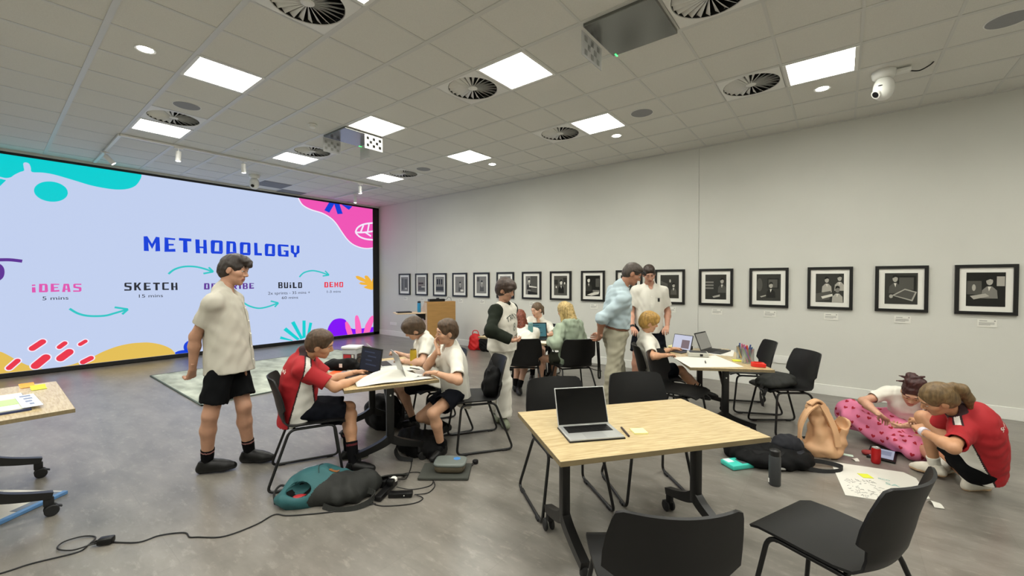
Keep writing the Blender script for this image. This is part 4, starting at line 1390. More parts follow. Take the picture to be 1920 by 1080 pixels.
class P:
    """one posed person"""
    def __init__(s, J, H, build=1.0, fem=False, hunch=0.0, res=0.0065):
        s.J = {k: A3(v) for k, v in J.items()}
        s.H, s.res, s.fem = H, res, fem
        s.g = H / 1.72 * build
        s.sp = nrm(s.J['neck'] - s.J['pel'])
        s.f = nrm(s.J['chest'] - s.sp * (s.J['chest'] @ s.sp))
        s.r = np.cross(s.f, s.sp)
        s.R = np.stack([s.r, s.f, s.sp], 1)
        pel, nk = s.J['pel'], s.J['neck']
        s.waist = pel + (nk - pel) * .36 - s.f * hunch * .8
        s.chest = pel + (nk - pel) * .70 - s.f * hunch
        up = nrm(s.J['head'] - s.J['neck'])
        s.Rh = frame3(s.J['face'], up * .55 + A3((0, 0, 1)) * .45 if abs(s.J['face'][2]) < .9 else up)
        s.hs = (.205 + .025 * (H - 1.5) / .3) / .23
        allp = np.stack([v for k, v in s.J.items() if k not in ('face', 'body', 'chest')])
        s.lo, s.hi = allp.min(0) - .26, allp.max(0) + .26
        s.o = A3((pel[0], pel[1], 0))
    def box(s, names, m=.24):
        q = np.stack([s.J[n] if isinstance(n, str) else n for n in names])
        return q.min(0) - m, q.max(0) + m
    def torso(s, v, g=0.0, k=.05, hips=True):
        q = s.g
        w_ = .92 if s.fem else 1.0
        if hips:
            v.ell(s.J['pel'] + s.sp * .03, A3((.158, .118, .13)) * q + g, s.R, k=k)
        v.ell(s.waist, A3((.132 * w_, .098, .16)) * q + g, s.R, k=k)
        v.ell(s.chest, A3((.158 * w_, .112, .165)) * q + g, s.R, k=k)
        if s.fem:
            for e in (-1, 1):
                v.ell(s.chest + s.r * e * .065 * q + s.f * .075 * q - s.sp * .01, A3((.06, .055, .06)) * q + g * .6, s.R, k=.04)
        v.cap(s.J['shL'], s.J['shR'], .043 * q + g, k=k)
        for e in 'LR':
            v.cap(s.J['neck'] - s.sp * .01, s.J['sh' + e], .042 * q + g * .7, .044 * q + g, k=.04)
    def arm(s, v, e, g=0.0, k=.03, upto=None, upper=True, clip_end=True, gend=None):
        J, q = s.J, s.g
        sh, el, wr = J['sh' + e], J['el' + e], J['wr' + e]
        ge = g if gend is None else gend
        if upto is None:
            v.cap(sh, el, .047 * q + g, .038 * q + g, k=k)
            m = el + (wr - el) * .3
            v.cap(el, m, .037 * q + g, .039 * q + g, k=k)
            v.cap(m, wr, .039 * q + g, .0255 * q + ge, k=k)
        elif upto <= 1.0:
            e_ = sh + (el - sh) * upto
            d = nrm(el - sh)
            v.cap(sh, e_ + d * .05, .044 * q + g, .046 * q + ge, k=k, clip=[(e_, d)])
        else:
            m = el + (wr - el) * (upto - 1)
            d = nrm(wr - el)
            v.cap(sh, el, .044 * q + g, .041 * q + g, k=k)
            v.cap(el, m + d * .04, .042 * q + g, .034 * q + ge, k=k, clip=[(m, d)])
    def leg(s, v, e, g=0.0, k=.025, upto=None, gend=None):
        J, q = s.J, s.g
        hp, kn, an = J['hip' + e], J['kn' + e], J['an' + e]
        ge = g if gend is None else gend
        if upto is None:
            v.cap(hp, kn, .082 * q + g, .053 * q + g, k=k)
            back = -s.f if True else 0
            m = kn + (an - kn) * .32
            tt = nrm(an - kn)
            bk = -s.J['body'] - tt * (-s.J['body'] @ tt)
            bk = nrm(bk) if np.linalg.norm(bk) > .2 else np.zeros(3)
            v.cap(kn, m + bk * .008, .051 * q + g, .053 * q + g, k=k)
            v.cap(m + bk * .008, an, .053 * q + g, .034 * q + ge, k=k)
        elif upto <= 1.0:
            e_ = hp + (kn - hp) * upto
            d = nrm(kn - hp)
            v.cap(hp, e_ + d * .06, .084 * q + g, .078 * q + ge, k=k, clip=[(e_, d)])
        else:
            m = kn + (an - kn) * (upto - 1)
            d = nrm(an - kn)
            v.cap(hp, kn, .086 * q + g, .066 * q + g, k=k)
            v.cap(kn, m + d * .05, .066 * q + g, .058 * q + ge, k=k, clip=[(m, d)])
    def body(s, mats, hands=None, mi=dict(skin=0, lip=1, eye=2, iris=3, brow=4), feet=False):
        J, q = s.J, s.g
        v = Vol(s.lo, s.hi, s.res)
        s.torso(v, -.012)
        nb = J['neck']
        v.cap(nb - s.sp * .03, J['head'] - s.Rh[:, 2] * .07 * s.hs - s.Rh[:, 1] * .02 * s.hs, .053 * q, .049 * q, k=.03)
        for e in 'LR':
            s.arm(v, e)
            s.leg(v, e)
            d = nrm(J['to' + e] - J['an' + e])
            v.cap(J['an' + e], J['an' + e] + d * .02 * q, .030 * q, .026 * q, k=.02)
        V, F = v.mesh(2)
        parts = [(V, F, 0)]
        parts += head_parts(J['head'], s.Rh, s.hs, nb, mi, s.fem)
        for e in 'LR':
            hd = (hands or {}).get(e, {})
            if hd is None:
                continue
            dn = J['ti' + e] - J['wr' + e]
            palm = hd.get('palm')
            if palm is None:
                palm = A3((0, 0, -1)) if abs(nrm(dn)[2]) < .75 else (s.r if e == 'L' else -s.r)
            sd = 1 if e == 'L' else -1
            Vh, Fh = hand_part(J['wr' + e], J['ti' + e], palm, sd, s.g * .97, hd.get('curl', (.3, .45, .35)), hd.get('thumb', 0.2), hd.get('spread', 1.0))
            parts.append((Vh, Fh, 0))
        s.root = None
        return parts
    def start(s, label, group=None):
        s.t = thing('person', label, 'person', tuple(s.o), 0, group)
        return s.t
    def make_body(s, tone, lip, brow, hands=None):
        np_obj('body', s.body(None, hands), skin_mats(tone, lip, brow), s.t, s.o)
    def hair(s, col, style, seed=1, name='hair'):
        V, F, m = hair_part(s.J['head'], s.Rh, s.hs, style, seed)
        return np_obj(name, [(V, F, 0)], [hair_mat(col)], s.t, s.o)
    def top(s, name, mats, sleeve=.62, hem=-.14, g=.014, gs=.016, wr=.0035, paint=None, loose=.02, collar=True, seed=3, tuck=False, vneck=True, hood=False, flare=0.0, sec=.78, tilt=0.0):
        """shirt; hem = distance of the hem above (+) or below (-) the hip centre along the spine"""
        J, q = s.J, s.g
        lo, hi = s.box(['pel', 'neck', 'shL', 'shR', 'elL', 'elR', 'wrL', 'wrR'] if sleeve > 1 else ['pel', 'neck', 'shL', 'shR', J['shL'] + (J['elL'] - J['shL']) * .8, J['shR'] + (J['elR'] - J['shR']) * .8])
        v = Vol(lo, hi, s.res * .92)
        s.torso(v, g, hips=False)
        hp = J['pel'] + s.sp * hem
        v.cap(s.waist + s.sp * .06, hp - s.sp * .1, (.150 * q + g + loose), (.165 * q + g + loose + flare), k=.06, sec=(s.f, sec), clip=[(hp, nrm(-s.sp + s.f * tilt))])
        for e in 'LR':
            s.arm(v, e, gs, k=.055, upto=sleeve, gend=gs + .006)
        if not tuck:
            v.cut(hp, nrm(-s.sp + s.f * tilt))
        nb, ht = J['neck'], J['head'] - s.Rh[:, 2] * .09 * s.hs
        nd = nrm(ht - nb)
        if collar:
            v.cap(nb - nd * .02, nb + nd * .06, .080 * q, .068 * q, k=.010, clip=[(nb + nd * .045 - s.f * .0, nrm(nd + s.f * .35))])
        v.cap(nb - nd * .01, nb + nd * .12, .058 * q, .060 * q, k=.006, op='sub')
        if vneck:
            v.ell(nb + s.f * .075 * q - s.sp * .012, A3((.03, .05, .055)) * q, s.R, k=.01, op='sub')
        # hollow the sleeve ends
        for e in 'LR':
            if sleeve <= 1:
                a, b = J['sh' + e], J['el' + e]
                c0 = a + (b - a) * (sleeve - .16)
                v.cap(c0, a + (b - a) * (sleeve + .2), .040 * q + gs * .75, .040 * q + gs * .9, k=.004, op='sub')
        if hood:
            v.cap(nb - s.f * .05 - s.r * .08, nb - s.f * .05 + s.r * .08, .045, k=.03)
            v.ell(nb - s.f * .085 - s.sp * .05, (.10, .05, .09), s.R, k=.03)
        V, F = v.mesh(1, wrinkle=wr, wl=.085, seed=seed)
        m = 0
        if paint is not None:
            m = paint(s, V[F].mean(1)).astype(np.int32)
        ob = np_obj(name, [(V, F, m)], mats, s.t, s.o)
        s.topVF = (V, F)
        return ob
    def bottoms(s, name, mats, upto=.8, top_=.10, g=.006, ge=.02, wr=.003, seed=5, k=.04):
        J, q = s.J, s.g
        lo, hi = s.box(['pel', 'knL', 'knR'] + (['anL', 'anR'] if upto > 1 else []), .2)
        v = Vol(lo, hi, s.res)
        tp = J['pel'] + s.sp * top_
        v.ell(J['pel'] + s.sp * .03, A3((.158, .122, .15)) * q + g, s.R, k=k, clip=[(tp, s.sp)])
        for e in 'LR':
            s.leg(v, e, g, k=k, upto=upto, gend=ge)
            if upto <= 1:
                a, b = J['hip' + e], J['kn' + e]
                v.cap(a + (b - a) * (upto - .12), a + (b - a) * (upto + .25), .068 * q + ge * .7, .07 * q + ge, k=.004, op='sub')
        V, F = v.mesh(1, wrinkle=wr, wl=.09, seed=seed)
        return np_obj(name, [(V, F, 0)], mats, s.t, s.o)
    def shoe(s, e, mats, sole=True, style='low', name='shoe', scale=1.0, sock=None, sock_h=.1):
        J, q = s.J, s.g * scale
        an, to = J['an' + e], J['to' + e]
        d = nrm(to - an)
        ref = nrm((0, .14, -.055))
        hx = nrm((d[0], d[1], 0)) if np.hypot(d[0], d[1]) > .15 else s.J['body']
        pit = math.asin(np.clip(d[2], -1, 1)) - math.asin(ref[2])
        y = hx * math.cos(pit) + A3((0, 0, 1)) * math.sin(pit)
        x = np.cross(y, (0, 0, 1))
        x = nrm(x)
        z = np.cross(x, y)
        R = np.stack([x, y, z], 1)
        v = Vol((-.08, -.12, -.01), (.08, .25, .18), .0045)
        fl = [((0, 0, .0), (0, 0, -1))]
        v.cap((0, -.045, .036), (0, .03, .04), .036, .038, k=.02)
        v.cap((0, .02, .045), (.004, .12, .03), .042, .04, k=.03)
        v.cap((.004, .11, .026), (0, .165, .022), .043, .030, k=.03)
        v.cap((0, -.015, .072), (.002, .075, .052), .036, .034, k=.03)
        v.cap((0, -.03, .05), (0, -.012, .10 if style == 'low' else .13), .036, .040, k=.02, clip=[((0, 0, .104 if style == 'low' else .12), (0, -.25, 1))])
        v.cut((0, 0, .002), (0, 0, -1))
        v.cap((0, -.014, .10), (0, -.014, .17), .031, k=.004, op='sub')
        V, F = v.mesh(1)
        ce = V[F].mean(1)
        m = np.where(ce[:, 2] < .022, 1, 0) if sole else np.zeros(len(F), int)
        W = (V - A3((0, 0, .085))) * q @ R.T + an
        parts = [(W, F, m)]
        for yy in (.035, .055, .075):
            l = MB().tube([(-.03, yy + .008, .07 - yy * .35), (0, yy, .098 - yy * .42), (.03, yy + .008, .07 - yy * .35)], .0035, 6, smooth=3)
            l.f = [f for f in l.f if len(f) == 4]
            parts.append(mb_part(l, R * q, an - R @ A3((0, 0, .085)) * q, 2))
        np_obj(name, parts, mats if len(mats) > 2 else list(mats) + [mats[0]], s.t, s.o)
        if sock:
            kn = J['kn' + e]
            u = nrm(kn - an)
            v = Vol(*(lambda a: (a.min(0) - .09, a.max(0) + .09))(np.stack([an, an + u * sock_h])), .005)
            tp = an + u * sock_h
            L_ = np.linalg.norm(kn - an) * .68
            bk = -J['body'] - u * (-J['body'] @ u)
            bk = nrm(bk) if np.linalg.norm(bk) > .2 else np.zeros(3)
            r1 = (.034 + .019 * min(1, (sock_h + .03) / L_)) * s.g + .005
            v.cap(an - u * .03, tp + u * .03 + bk * .008 * sock_h / L_, .034 * s.g + .005, r1, k=.01, clip=[(tp, u)])
            V, F = v.mesh(1, wrinkle=.001, wl=.03)
            mm = 0
            if len(sock) > 1:
                h = (V[F].mean(1) - an) @ u
                mm = np.where((h > sock_h * .80) & (h < sock_h * .9), 1, 0)
            np_obj('sock', [(V, F, mm)], list(sock), s.t, s.o)
    def bvh(s):
        V, F = s.topVF
        return BVHTree.FromPolygons([tuple(q) for q in V], [tuple(int(i) for i in f) for f in F])
    def on_top(s, bv, u, h, back=False, off=.003):
        """point of the garment surface: u sideways, h along the spine from the hip centre"""
        c = s.J['pel'] + s.sp * h + s.r * u
        d = -s.f if back else s.f
        st = c + d * .6
        hit = bv.ray_cast(Vector(st), Vector(-d))
        if hit[0] is None:
            return Vector(c + d * .12)
        return hit[0] + Vector(d) * off
    def buttons(s, lo, hi, n, mat_b, strip=None, u0=0.0):
        bv = s.bvh()
        if strip is not None:
            P_ = [s.on_top(bv, u0, lo + (hi - lo) * i / 16) - Vector(s.o) for i in range(17)]
            MB().ribbon(P_, .03, .003, Vector(s.r)).build('placket', strip, s.t)
        for i in range(n):
            p = s.on_top(bv, u0, lo + (hi - lo) * (i + .5) / n, off=.005) - Vector(s.o)
            MB().ell(p, (.006, .006, .006), 8, 6).build('button', mat_b, s.t)
    def motif(s, name, txt, u0, h0, u1, size, m, back=False, arc=0.0):
        """lettering laid on the garment"""
        bv = s.bvh()
        mb = MB()
        sg = 1 if back else -1
        def place(x, y):
            k = (x - (u0 + u1) / 2) / ((u1 - u0) / 2)
            return s.on_top(bv, sg * x, h0 + y - arc * k * k, back) - Vector(s.o)
        put_text(mb, txt, u0, 0, u1, size, place, bold=.012)
        mb.build(name, m, s.t)
POSES = {
    'P1': {'pel': (0.705, 0.600, 0.934), 'neck': (0.662, 0.589, 1.485), 'head': (0.686, 0.654, 1.648), 'shL': (0.523, 0.702, 1.385), 'shR': (0.803, 0.473, 1.382), 'elL': (0.582, 0.705, 1.081), 'wrL': (0.732, 0.670, 0.859), 'tiL': (0.710, 0.685, 0.689), 'elR': (0.661, 0.386, 1.117), 'wrR': (0.593, 0.381, 0.849), 'tiR': (0.506, 0.377, 0.698), 'knL': (0.773, 0.682, 0.504), 'anL': (0.717, 0.740, 0.090), 'toL': (0.860, 0.867, 0.029), 'knR': (0.792, 0.440, 0.498), 'anR': (0.665, 0.451, 0.092), 'toR': (0.774, 0.607, 0.030), 'hipL': (0.630, 0.656, 0.934), 'hipR': (0.779, 0.543, 0.934), 'face': (0.661, 0.716, -0.223), 'body': (0.605, 0.796, 0.000), 'chest': (0.605, 0.796, 0.000)},
    'P2': {'pel': (1.276, 0.903, 0.529), 'neck': (1.394, 0.921, 0.982), 'head': (1.520, 0.959, 1.067), 'shL': (1.241, 0.980, 0.933), 'shR': (1.495, 0.842, 0.887), 'elL': (1.345, 1.129, 0.725), 'wrL': (1.352, 1.367, 0.754), 'tiL': (1.329, 1.517, 0.744), 'elR': (1.627, 1.021, 0.732), 'wrR': (1.599, 1.262, 0.760), 'tiR': (1.576, 1.414, 0.749), 'knL': (1.441, 1.245, 0.489), 'anL': (1.433, 1.241, 0.114), 'toL': (1.470, 1.390, 0.030), 'knR': (1.502, 1.221, 0.445), 'anR': (1.604, 1.182, 0.081), 'toR': (1.738, 1.292, 0.030), 'hipL': (1.200, 0.936, 0.529), 'hipR': (1.352, 0.870, 0.529), 'face': (0.505, 0.794, -0.338), 'body': (0.400, 0.917, 0.000), 'chest': (0.400, 0.917, 0.000)},
    'P4': {'pel': (1.839, 2.101, 0.519), 'neck': (1.894, 1.987, 0.967), 'head': (1.920, 1.915, 1.099), 'shL': (2.004, 1.941, 0.863), 'shR': (1.760, 2.059, 0.915), 'elL': (2.179, 1.802, 0.717), 'wrL': (1.963, 1.724, 0.771), 'tiL': (1.814, 1.703, 0.757), 'elR': (1.757, 1.823, 0.781), 'wrR': (1.922, 1.806, 0.949), 'tiR': (1.829, 1.838, 1.056), 'knL': (1.971, 1.701, 0.430), 'anL': (1.933, 1.832, 0.081), 'toL': (1.976, 1.674, 0.030), 'knR': (1.653, 1.835, 0.297), 'anR': (1.611, 2.152, 0.120), 'toR': (1.545, 2.292, 0.048), 'hipL': (1.910, 2.061, 0.519), 'hipR': (1.768, 2.141, 0.519), 'face': (-0.460, -0.875, -0.151), 'body': (-0.488, -0.873, 0.000), 'chest': (-0.488, -0.873, 0.000)},
    'P3': {'pel': (1.358, 2.190, 0.524), 'neck': (1.220, 2.212, 0.973), 'head': (1.242, 2.085, 1.063), 'shL': (1.372, 2.145, 0.940), 'shR': (1.116, 2.270, 0.855), 'elL': (1.496, 1.982, 0.757), 'wrL': (1.268, 1.905, 0.757), 'tiL': (1.118, 1.924, 0.746), 'elR': (0.933, 2.353, 0.666), 'wrR': (0.809, 2.164, 0.755), 'tiR': (0.669, 2.221, 0.744), 'knL': (1.071, 2.043, 0.426), 'anL': (1.202, 2.111, 0.083), 'toL': (1.047, 2.071, 0.027), 'knR': (0.934, 2.099, 0.405), 'anR': (0.907, 2.282, 0.079), 'toR': (0.933, 2.115, 0.030), 'hipL': (1.433, 2.154, 0.524), 'hipR': (1.284, 2.227, 0.524), 'face': (-0.526, -0.663, -0.533), 'body': (-0.440, -0.898, 0.000), 'chest': (-0.440, -0.898, 0.000)},
    'P5': {'pel': (1.811, 2.818, 0.831), 'neck': (1.837, 2.820, 1.313), 'head': (1.882, 2.793, 1.459), 'shL': (1.816, 2.977, 1.235), 'shR': (1.851, 2.662, 1.233), 'elL': (1.683, 3.085, 1.024), 'wrL': (1.822, 2.931, 0.909), 'tiL': (1.794, 3.072, 0.865), 'elR': (1.944, 2.480, 1.054), 'wrR': (2.125, 2.604, 0.958), 'tiR': (2.106, 2.752, 0.937), 'knL': (1.753, 2.858, 0.444), 'anL': (1.666, 2.886, 0.080), 'toL': (1.796, 2.781, 0.030), 'knR': (1.869, 2.806, 0.452), 'anR': (1.859, 2.782, 0.080), 'toR': (1.997, 2.688, 0.030), 'hipL': (1.802, 2.900, 0.831), 'hipR': (1.820, 2.737, 0.831), 'face': (0.912, 0.199, -0.358), 'body': (0.994, 0.111, 0.000), 'chest': (0.994, 0.111, 0.000)},
    'P6': {'pel': (1.416, 3.766, 0.532), 'neck': (1.211, 4.017, 0.887), 'head': (1.128, 4.050, 1.018), 'shL': (1.123, 3.884, 0.820), 'shR': (1.370, 4.061, 0.838), 'elL': (1.023, 4.003, 0.589), 'wrL': (0.983, 4.236, 0.644), 'tiL': (0.923, 4.377, 0.634), 'elR': (1.292, 4.194, 0.607), 'wrR': (1.099, 4.335, 0.650), 'tiR': (0.969, 4.417, 0.641), 'knL': (1.107, 4.023, 0.450), 'anL': (1.129, 3.931, 0.081), 'toL': (1.022, 4.063, 0.030), 'knR': (1.212, 4.077, 0.412), 'anR': (1.227, 3.886, 0.082), 'toR': (1.340, 3.758, 0.029), 'hipL': (1.347, 3.717, 0.532), 'hipR': (1.484, 3.815, 0.532), 'face': (-0.475, 0.844, -0.252), 'body': (-0.580, 0.814, 0.000), 'chest': (-0.580, 0.814, 0.000)},
    'P7': {'pel': (0.796, 4.952, 0.531), 'neck': (0.958, 4.779, 0.946), 'head': (0.944, 4.723, 1.091), 'shL': (1.069, 4.853, 0.841), 'shR': (0.791, 4.763, 0.911), 'elL': (1.273, 4.694, 0.747), 'wrL': (1.313, 4.457, 0.755), 'tiL': (1.183, 4.535, 0.749), 'elR': (0.850, 4.584, 0.711), 'wrR': (1.051, 4.462, 0.754), 'tiR': (1.056, 4.613, 0.749), 'knL': (1.086, 4.656, 0.457), 'anL': (1.098, 4.681, 0.080), 'toL': (1.189, 4.539, 0.030), 'knR': (0.945, 4.617, 0.457), 'anR': (0.935, 4.610, 0.080), 'toR': (1.024, 4.467, 0.030), 'hipL': (0.875, 4.977, 0.531), 'hipR': (0.717, 4.927, 0.531), 'face': (-0.253, -0.917, -0.307), 'body': (0.304, -0.953, 0.000), 'chest': (0.304, -0.953, 0.000)},
    'P8': {'pel': (1.885, 4.174, 0.530), 'neck': (1.859, 4.140, 1.011), 'head': (1.777, 4.165, 1.145), 'shL': (1.816, 4.002, 0.919), 'shR': (1.911, 4.290, 0.943), 'elL': (1.889, 3.789, 0.756), 'wrL': (1.702, 3.943, 0.759), 'tiL': (1.606, 4.064, 0.752), 'elR': (1.947, 4.396, 0.688), 'wrR': (1.752, 4.270, 0.759), 'tiR': (1.610, 4.330, 0.750), 'knL': (1.463, 4.064, 0.477), 'anL': (1.458, 4.068, 0.084), 'toL': (1.311, 4.154, 0.030), 'knR': (1.523, 4.296, 0.455), 'anR': (1.478, 4.365, 0.082), 'toR': (1.342, 4.468, 0.030), 'hipL': (1.859, 4.094, 0.530), 'hipR': (1.911, 4.254, 0.530), 'face': (-0.925, 0.286, -0.249), 'body': (-0.950, 0.311, 0.000), 'chest': (-0.950, 0.311, 0.000)},
    'P9': {'pel': (2.626, 3.876, 0.939), 'neck': (2.727, 3.848, 1.488), 'head': (2.832, 3.894, 1.631), 'shL': (2.570, 3.969, 1.423), 'shR': (2.818, 3.721, 1.339), 'elL': (2.509, 3.969, 1.118), 'wrL': (2.391, 4.034, 0.883), 'tiL': (2.266, 4.123, 0.807), 'elR': (2.603, 3.609, 1.136), 'wrR': (2.509, 3.734, 0.915), 'tiR': (2.388, 3.838, 0.855), 'knL': (2.661, 3.898, 0.511), 'anL': (2.637, 3.861, 0.090), 'toL': (2.766, 3.999, 0.030), 'knR': (2.692, 3.714, 0.509), 'anR': (2.633, 3.709, 0.090), 'toR': (2.769, 3.840, 0.030), 'hipL': (2.554, 3.936, 0.939), 'hipR': (2.698, 3.816, 0.939), 'face': (0.737, 0.455, -0.500), 'body': (0.641, 0.767, 0.000), 'chest': (0.641, 0.767, 0.000)},
    'P10': {'pel': (2.545, 5.194, 0.941), 'neck': (2.558, 5.189, 1.488), 'head': (2.583, 5.098, 1.639), 'shL': (2.709, 5.288, 1.394), 'shR': (2.403, 5.092, 1.400), 'elL': (2.749, 5.389, 1.101), 'wrL': (2.805, 5.196, 0.916), 'tiL': (2.820, 5.043, 0.836), 'elR': (2.345, 5.046, 1.095), 'wrR': (2.439, 4.875, 0.904), 'tiR': (2.535, 4.748, 0.837), 'knL': (2.725, 5.155, 0.516), 'anL': (2.725, 5.204, 0.091), 'toL': (2.805, 5.032, 0.030), 'knR': (2.448, 5.010, 0.517), 'anR': (2.408, 5.036, 0.091), 'toR': (2.453, 4.851, 0.030), 'hipL': (2.625, 5.245, 0.941), 'hipR': (2.466, 5.143, 0.941), 'face': (0.447, -0.765, -0.464), 'body': (0.539, -0.842, 0.000), 'chest': (0.539, -0.842, 0.000)},
    'P11': {'pel': (3.016, 4.084, 0.526), 'neck': (2.945, 3.984, 0.953), 'head': (3.001, 3.967, 1.087), 'shL': (2.882, 4.120, 0.895), 'shR': (3.032, 3.885, 0.866), 'elL': (2.979, 4.241, 0.688), 'wrL': (3.164, 4.351, 0.754), 'tiL': (3.206, 4.487, 0.749), 'elR': (3.142, 3.681, 0.755), 'wrR': (3.243, 3.882, 0.755), 'tiR': (3.281, 4.019, 0.750), 'knL': (3.235, 4.408, 0.490), 'anL': (3.440, 4.565, 0.247), 'toL': (3.564, 4.652, 0.187), 'knR': (3.239, 4.335, 0.519), 'anR': (3.389, 4.505, 0.252), 'toR': (3.534, 4.439, 0.197), 'hipL': (2.974, 4.150, 0.526), 'hipR': (3.058, 4.019, 0.526), 'face': (0.818, 0.511, -0.266), 'body': (0.843, 0.538, 0.000), 'chest': (0.843, 0.538, 0.000)},
    'P12': {'pel': (5.209, 4.880, 0.119), 'neck': (5.190, 4.640, 0.525), 'head': (5.198, 4.486, 0.550), 'shL': (5.340, 4.653, 0.444), 'shR': (5.052, 4.721, 0.471), 'elL': (5.300, 4.403, 0.339), 'wrL': (5.125, 4.245, 0.298), 'tiL': (5.056, 4.364, 0.231), 'elR': (4.861, 4.537, 0.400), 'wrR': (4.982, 4.343, 0.332), 'tiR': (5.048, 4.458, 0.257), 'knL': (5.223, 4.467, 0.089), 'anL': (5.340, 4.099, 0.072), 'toL': (5.415, 4.238, 0.023), 'knR': (4.792, 4.719, 0.200), 'anR': (5.109, 4.583, 0.061), 'toR': (5.161, 4.751, 0.050), 'hipL': (5.290, 4.861, 0.119), 'hipR': (5.128, 4.899, 0.119), 'face': (-0.138, -0.775, -0.617), 'body': (-0.228, -0.974, 0.000), 'chest': (-0.228, -0.974, 0.000)},
    'P13': {'pel': (5.471, 3.802, 0.210), 'neck': (5.329, 3.610, 0.648), 'head': (5.228, 3.500, 0.721), 'shL': (5.349, 3.502, 0.508), 'shR': (5.356, 3.792, 0.631), 'elL': (5.267, 3.225, 0.471), 'wrL': (5.148, 3.450, 0.491), 'tiL': (5.113, 3.606, 0.518), 'elR': (5.251, 3.893, 0.376), 'wrR': (5.203, 4.144, 0.383), 'tiR': (5.173, 4.303, 0.380), 'knL': (5.202, 3.900, 0.482), 'anL': (5.282, 3.981, 0.096), 'toL': (5.165, 4.075, 0.021), 'knR': (5.389, 4.271, 0.096), 'anR': (5.459, 3.869, 0.073), 'toR': (5.572, 3.991, 0.015), 'hipL': (5.468, 3.713, 0.210), 'hipR': (5.475, 3.890, 0.210), 'face': (-0.839, -0.093, -0.537), 'body': (-0.999, 0.038, 0.000), 'chest': (-0.999, 0.038, 0.000)},
}
C_white = mat('white_school_cloth', '#cfccc0', 0.85, bump=0.12, bscale=500)
C_white2 = mat('white_cotton', '#d9d6cb', 0.85, bump=0.1, bscale=500)
C_black = mat('black_cloth', '#0d0e10', 0.85, spec=0.1, bump=0.1, bscale=400)
C_navy = mat('navy_cloth', '#101219', 0.85, spec=0.1, bump=0.1, bscale=400)
C_red = mat('red_polo_cloth', '#a3121c', 0.75, bump=0.12, bscale=700)
C_polow = mat('white_polo_panel', '#dedcd4', 0.75, bump=0.12, bscale=700)
C_pipe = mat('dark_polo_piping', '#2a0d12', 0.8)
C_blue = mat('pale_blue_cloth', '#a9bac0', 0.8, bump=0.1, bscale=500)
C_khaki = mat('grey_khaki_cloth', '#9d9884', 0.85, bump=0.1, bscale=500)
C_green = mat('dark_green_cloth', '#1d221a', 0.85, spec=0.15, bump=0.1, bscale=500)
C_offw = mat('offwhite_cloth', '#d8d4c8', 0.85, bump=0.1, bscale=500)
C_sage = mat('sage_hoodie_cloth', '#95a28d', 0.9, bump=0.12, bscale=400)
C_leather = mat('brown_leather', '#6a3d22', 0.5)
S_black = mat('black_shoe', '#090909', 0.45, spec=0.35)
S_sole = mat('black_sole', '#161617', 0.6)
S_soleg = mat('grey_sole', '#8d8c80', 0.6)
S_white = mat('white_shoe', '#cfc9bb', 0.6)
S_lace = mat('dark_lace', '#1b1b1c', 0.7)
S_sand = mat('sand_sole', '#c9ab87', 0.65)
S_green = mat('grey_green_shoe', '#6f7560', 0.7)
K_black = mat('black_sock', '#0e0e10', 0.9, spec=0.1)
K_stripe = mat('pink_sock_stripe', '#9a6a66', 0.9)
K_white = mat('white_sock', '#dbd8cd', 0.9)
M_btn = mat('shirt_button', '#efece2', 0.4)
INK = mat('dark_green_print', '#26332a', 0.8)
WHT = mat('white_print', '#e8e4da', 0.7)

def polo_paint(left_open=False):
    def f(s, c):
        q = (c - s.J['pel'])
        u, fw, h = q @ s.r, q @ s.f, q @ s.sp
        L = np.linalg.norm(s.J['neck'] - s.J['pel'])
        m = np.zeros(len(c), int)
        au = np.abs(u)
        # white panel runs from the shoulder seam down the side, widening to the hem
        k = np.clip(h / L, 0, 1)
        w = .020 + .075 * (1 - k) ** 1.2
        mid = .0 + .03 * (1 - k)
        side = (np.abs(fw - mid) < w) & (au > .075)
        sleeve = np.zeros(len(c), bool)
        for e in 'LR':
            a, b = s.J['sh' + e], s.J['el' + e]
            t = ((c - a) @ (b - a)) / ((b - a) @ (b - a))
            r = np.linalg.norm(c - a - np.clip(t, 0, 1)[:, None] * (b - a), axis=1)
            sleeve |= (t > .14) & (r < .085)
        m[side & ~sleeve] = 1
        edge = (np.abs(np.abs(fw - mid) - w) < .005) & (au > .075) & ~sleeve
        m[edge] = 2
        nd = nrm(s.J['head'] - s.J['neck'])
        cn = c - s.J['neck']
        hh = cn @ nd
        rr = np.linalg.norm(cn - hh[:, None] * nd, axis=1)
        m[(rr < .085) & (hh > .004)] = 2
        return m
    return f
def raglan(s, c):
    m = np.zeros(len(c), int)
    for e, sg in (('L', -1), ('R', 1)):
        a = s.J['sh' + e]
        q = c - a
        u = (q @ s.r) * sg
        h = q @ s.sp
        el, wr = s.J['el' + e], s.J['wr' + e]
        dist = np.full(len(c), 9.)
        for p0, p1 in ((a, el), (el, wr)):
            t = np.clip(((c - p0) @ (p1 - p0)) / ((p1 - p0) @ (p1 - p0)), 0, 1)
            dist = np.minimum(dist, np.linalg.norm(c - p0 - t[:, None] * (p1 - p0), axis=1))
        m[(u > -.035 - np.clip(h, -.2, .12) * .55) & (dist < .085)] = 1
        m[(dist < .066) & (u > -.06)] = 1
    nb = np.linalg.norm(c - s.J['neck'], axis=1)
    m[(nb < .074) & ((c - s.J['neck']) @ s.sp > -.03)] = 1
    return m

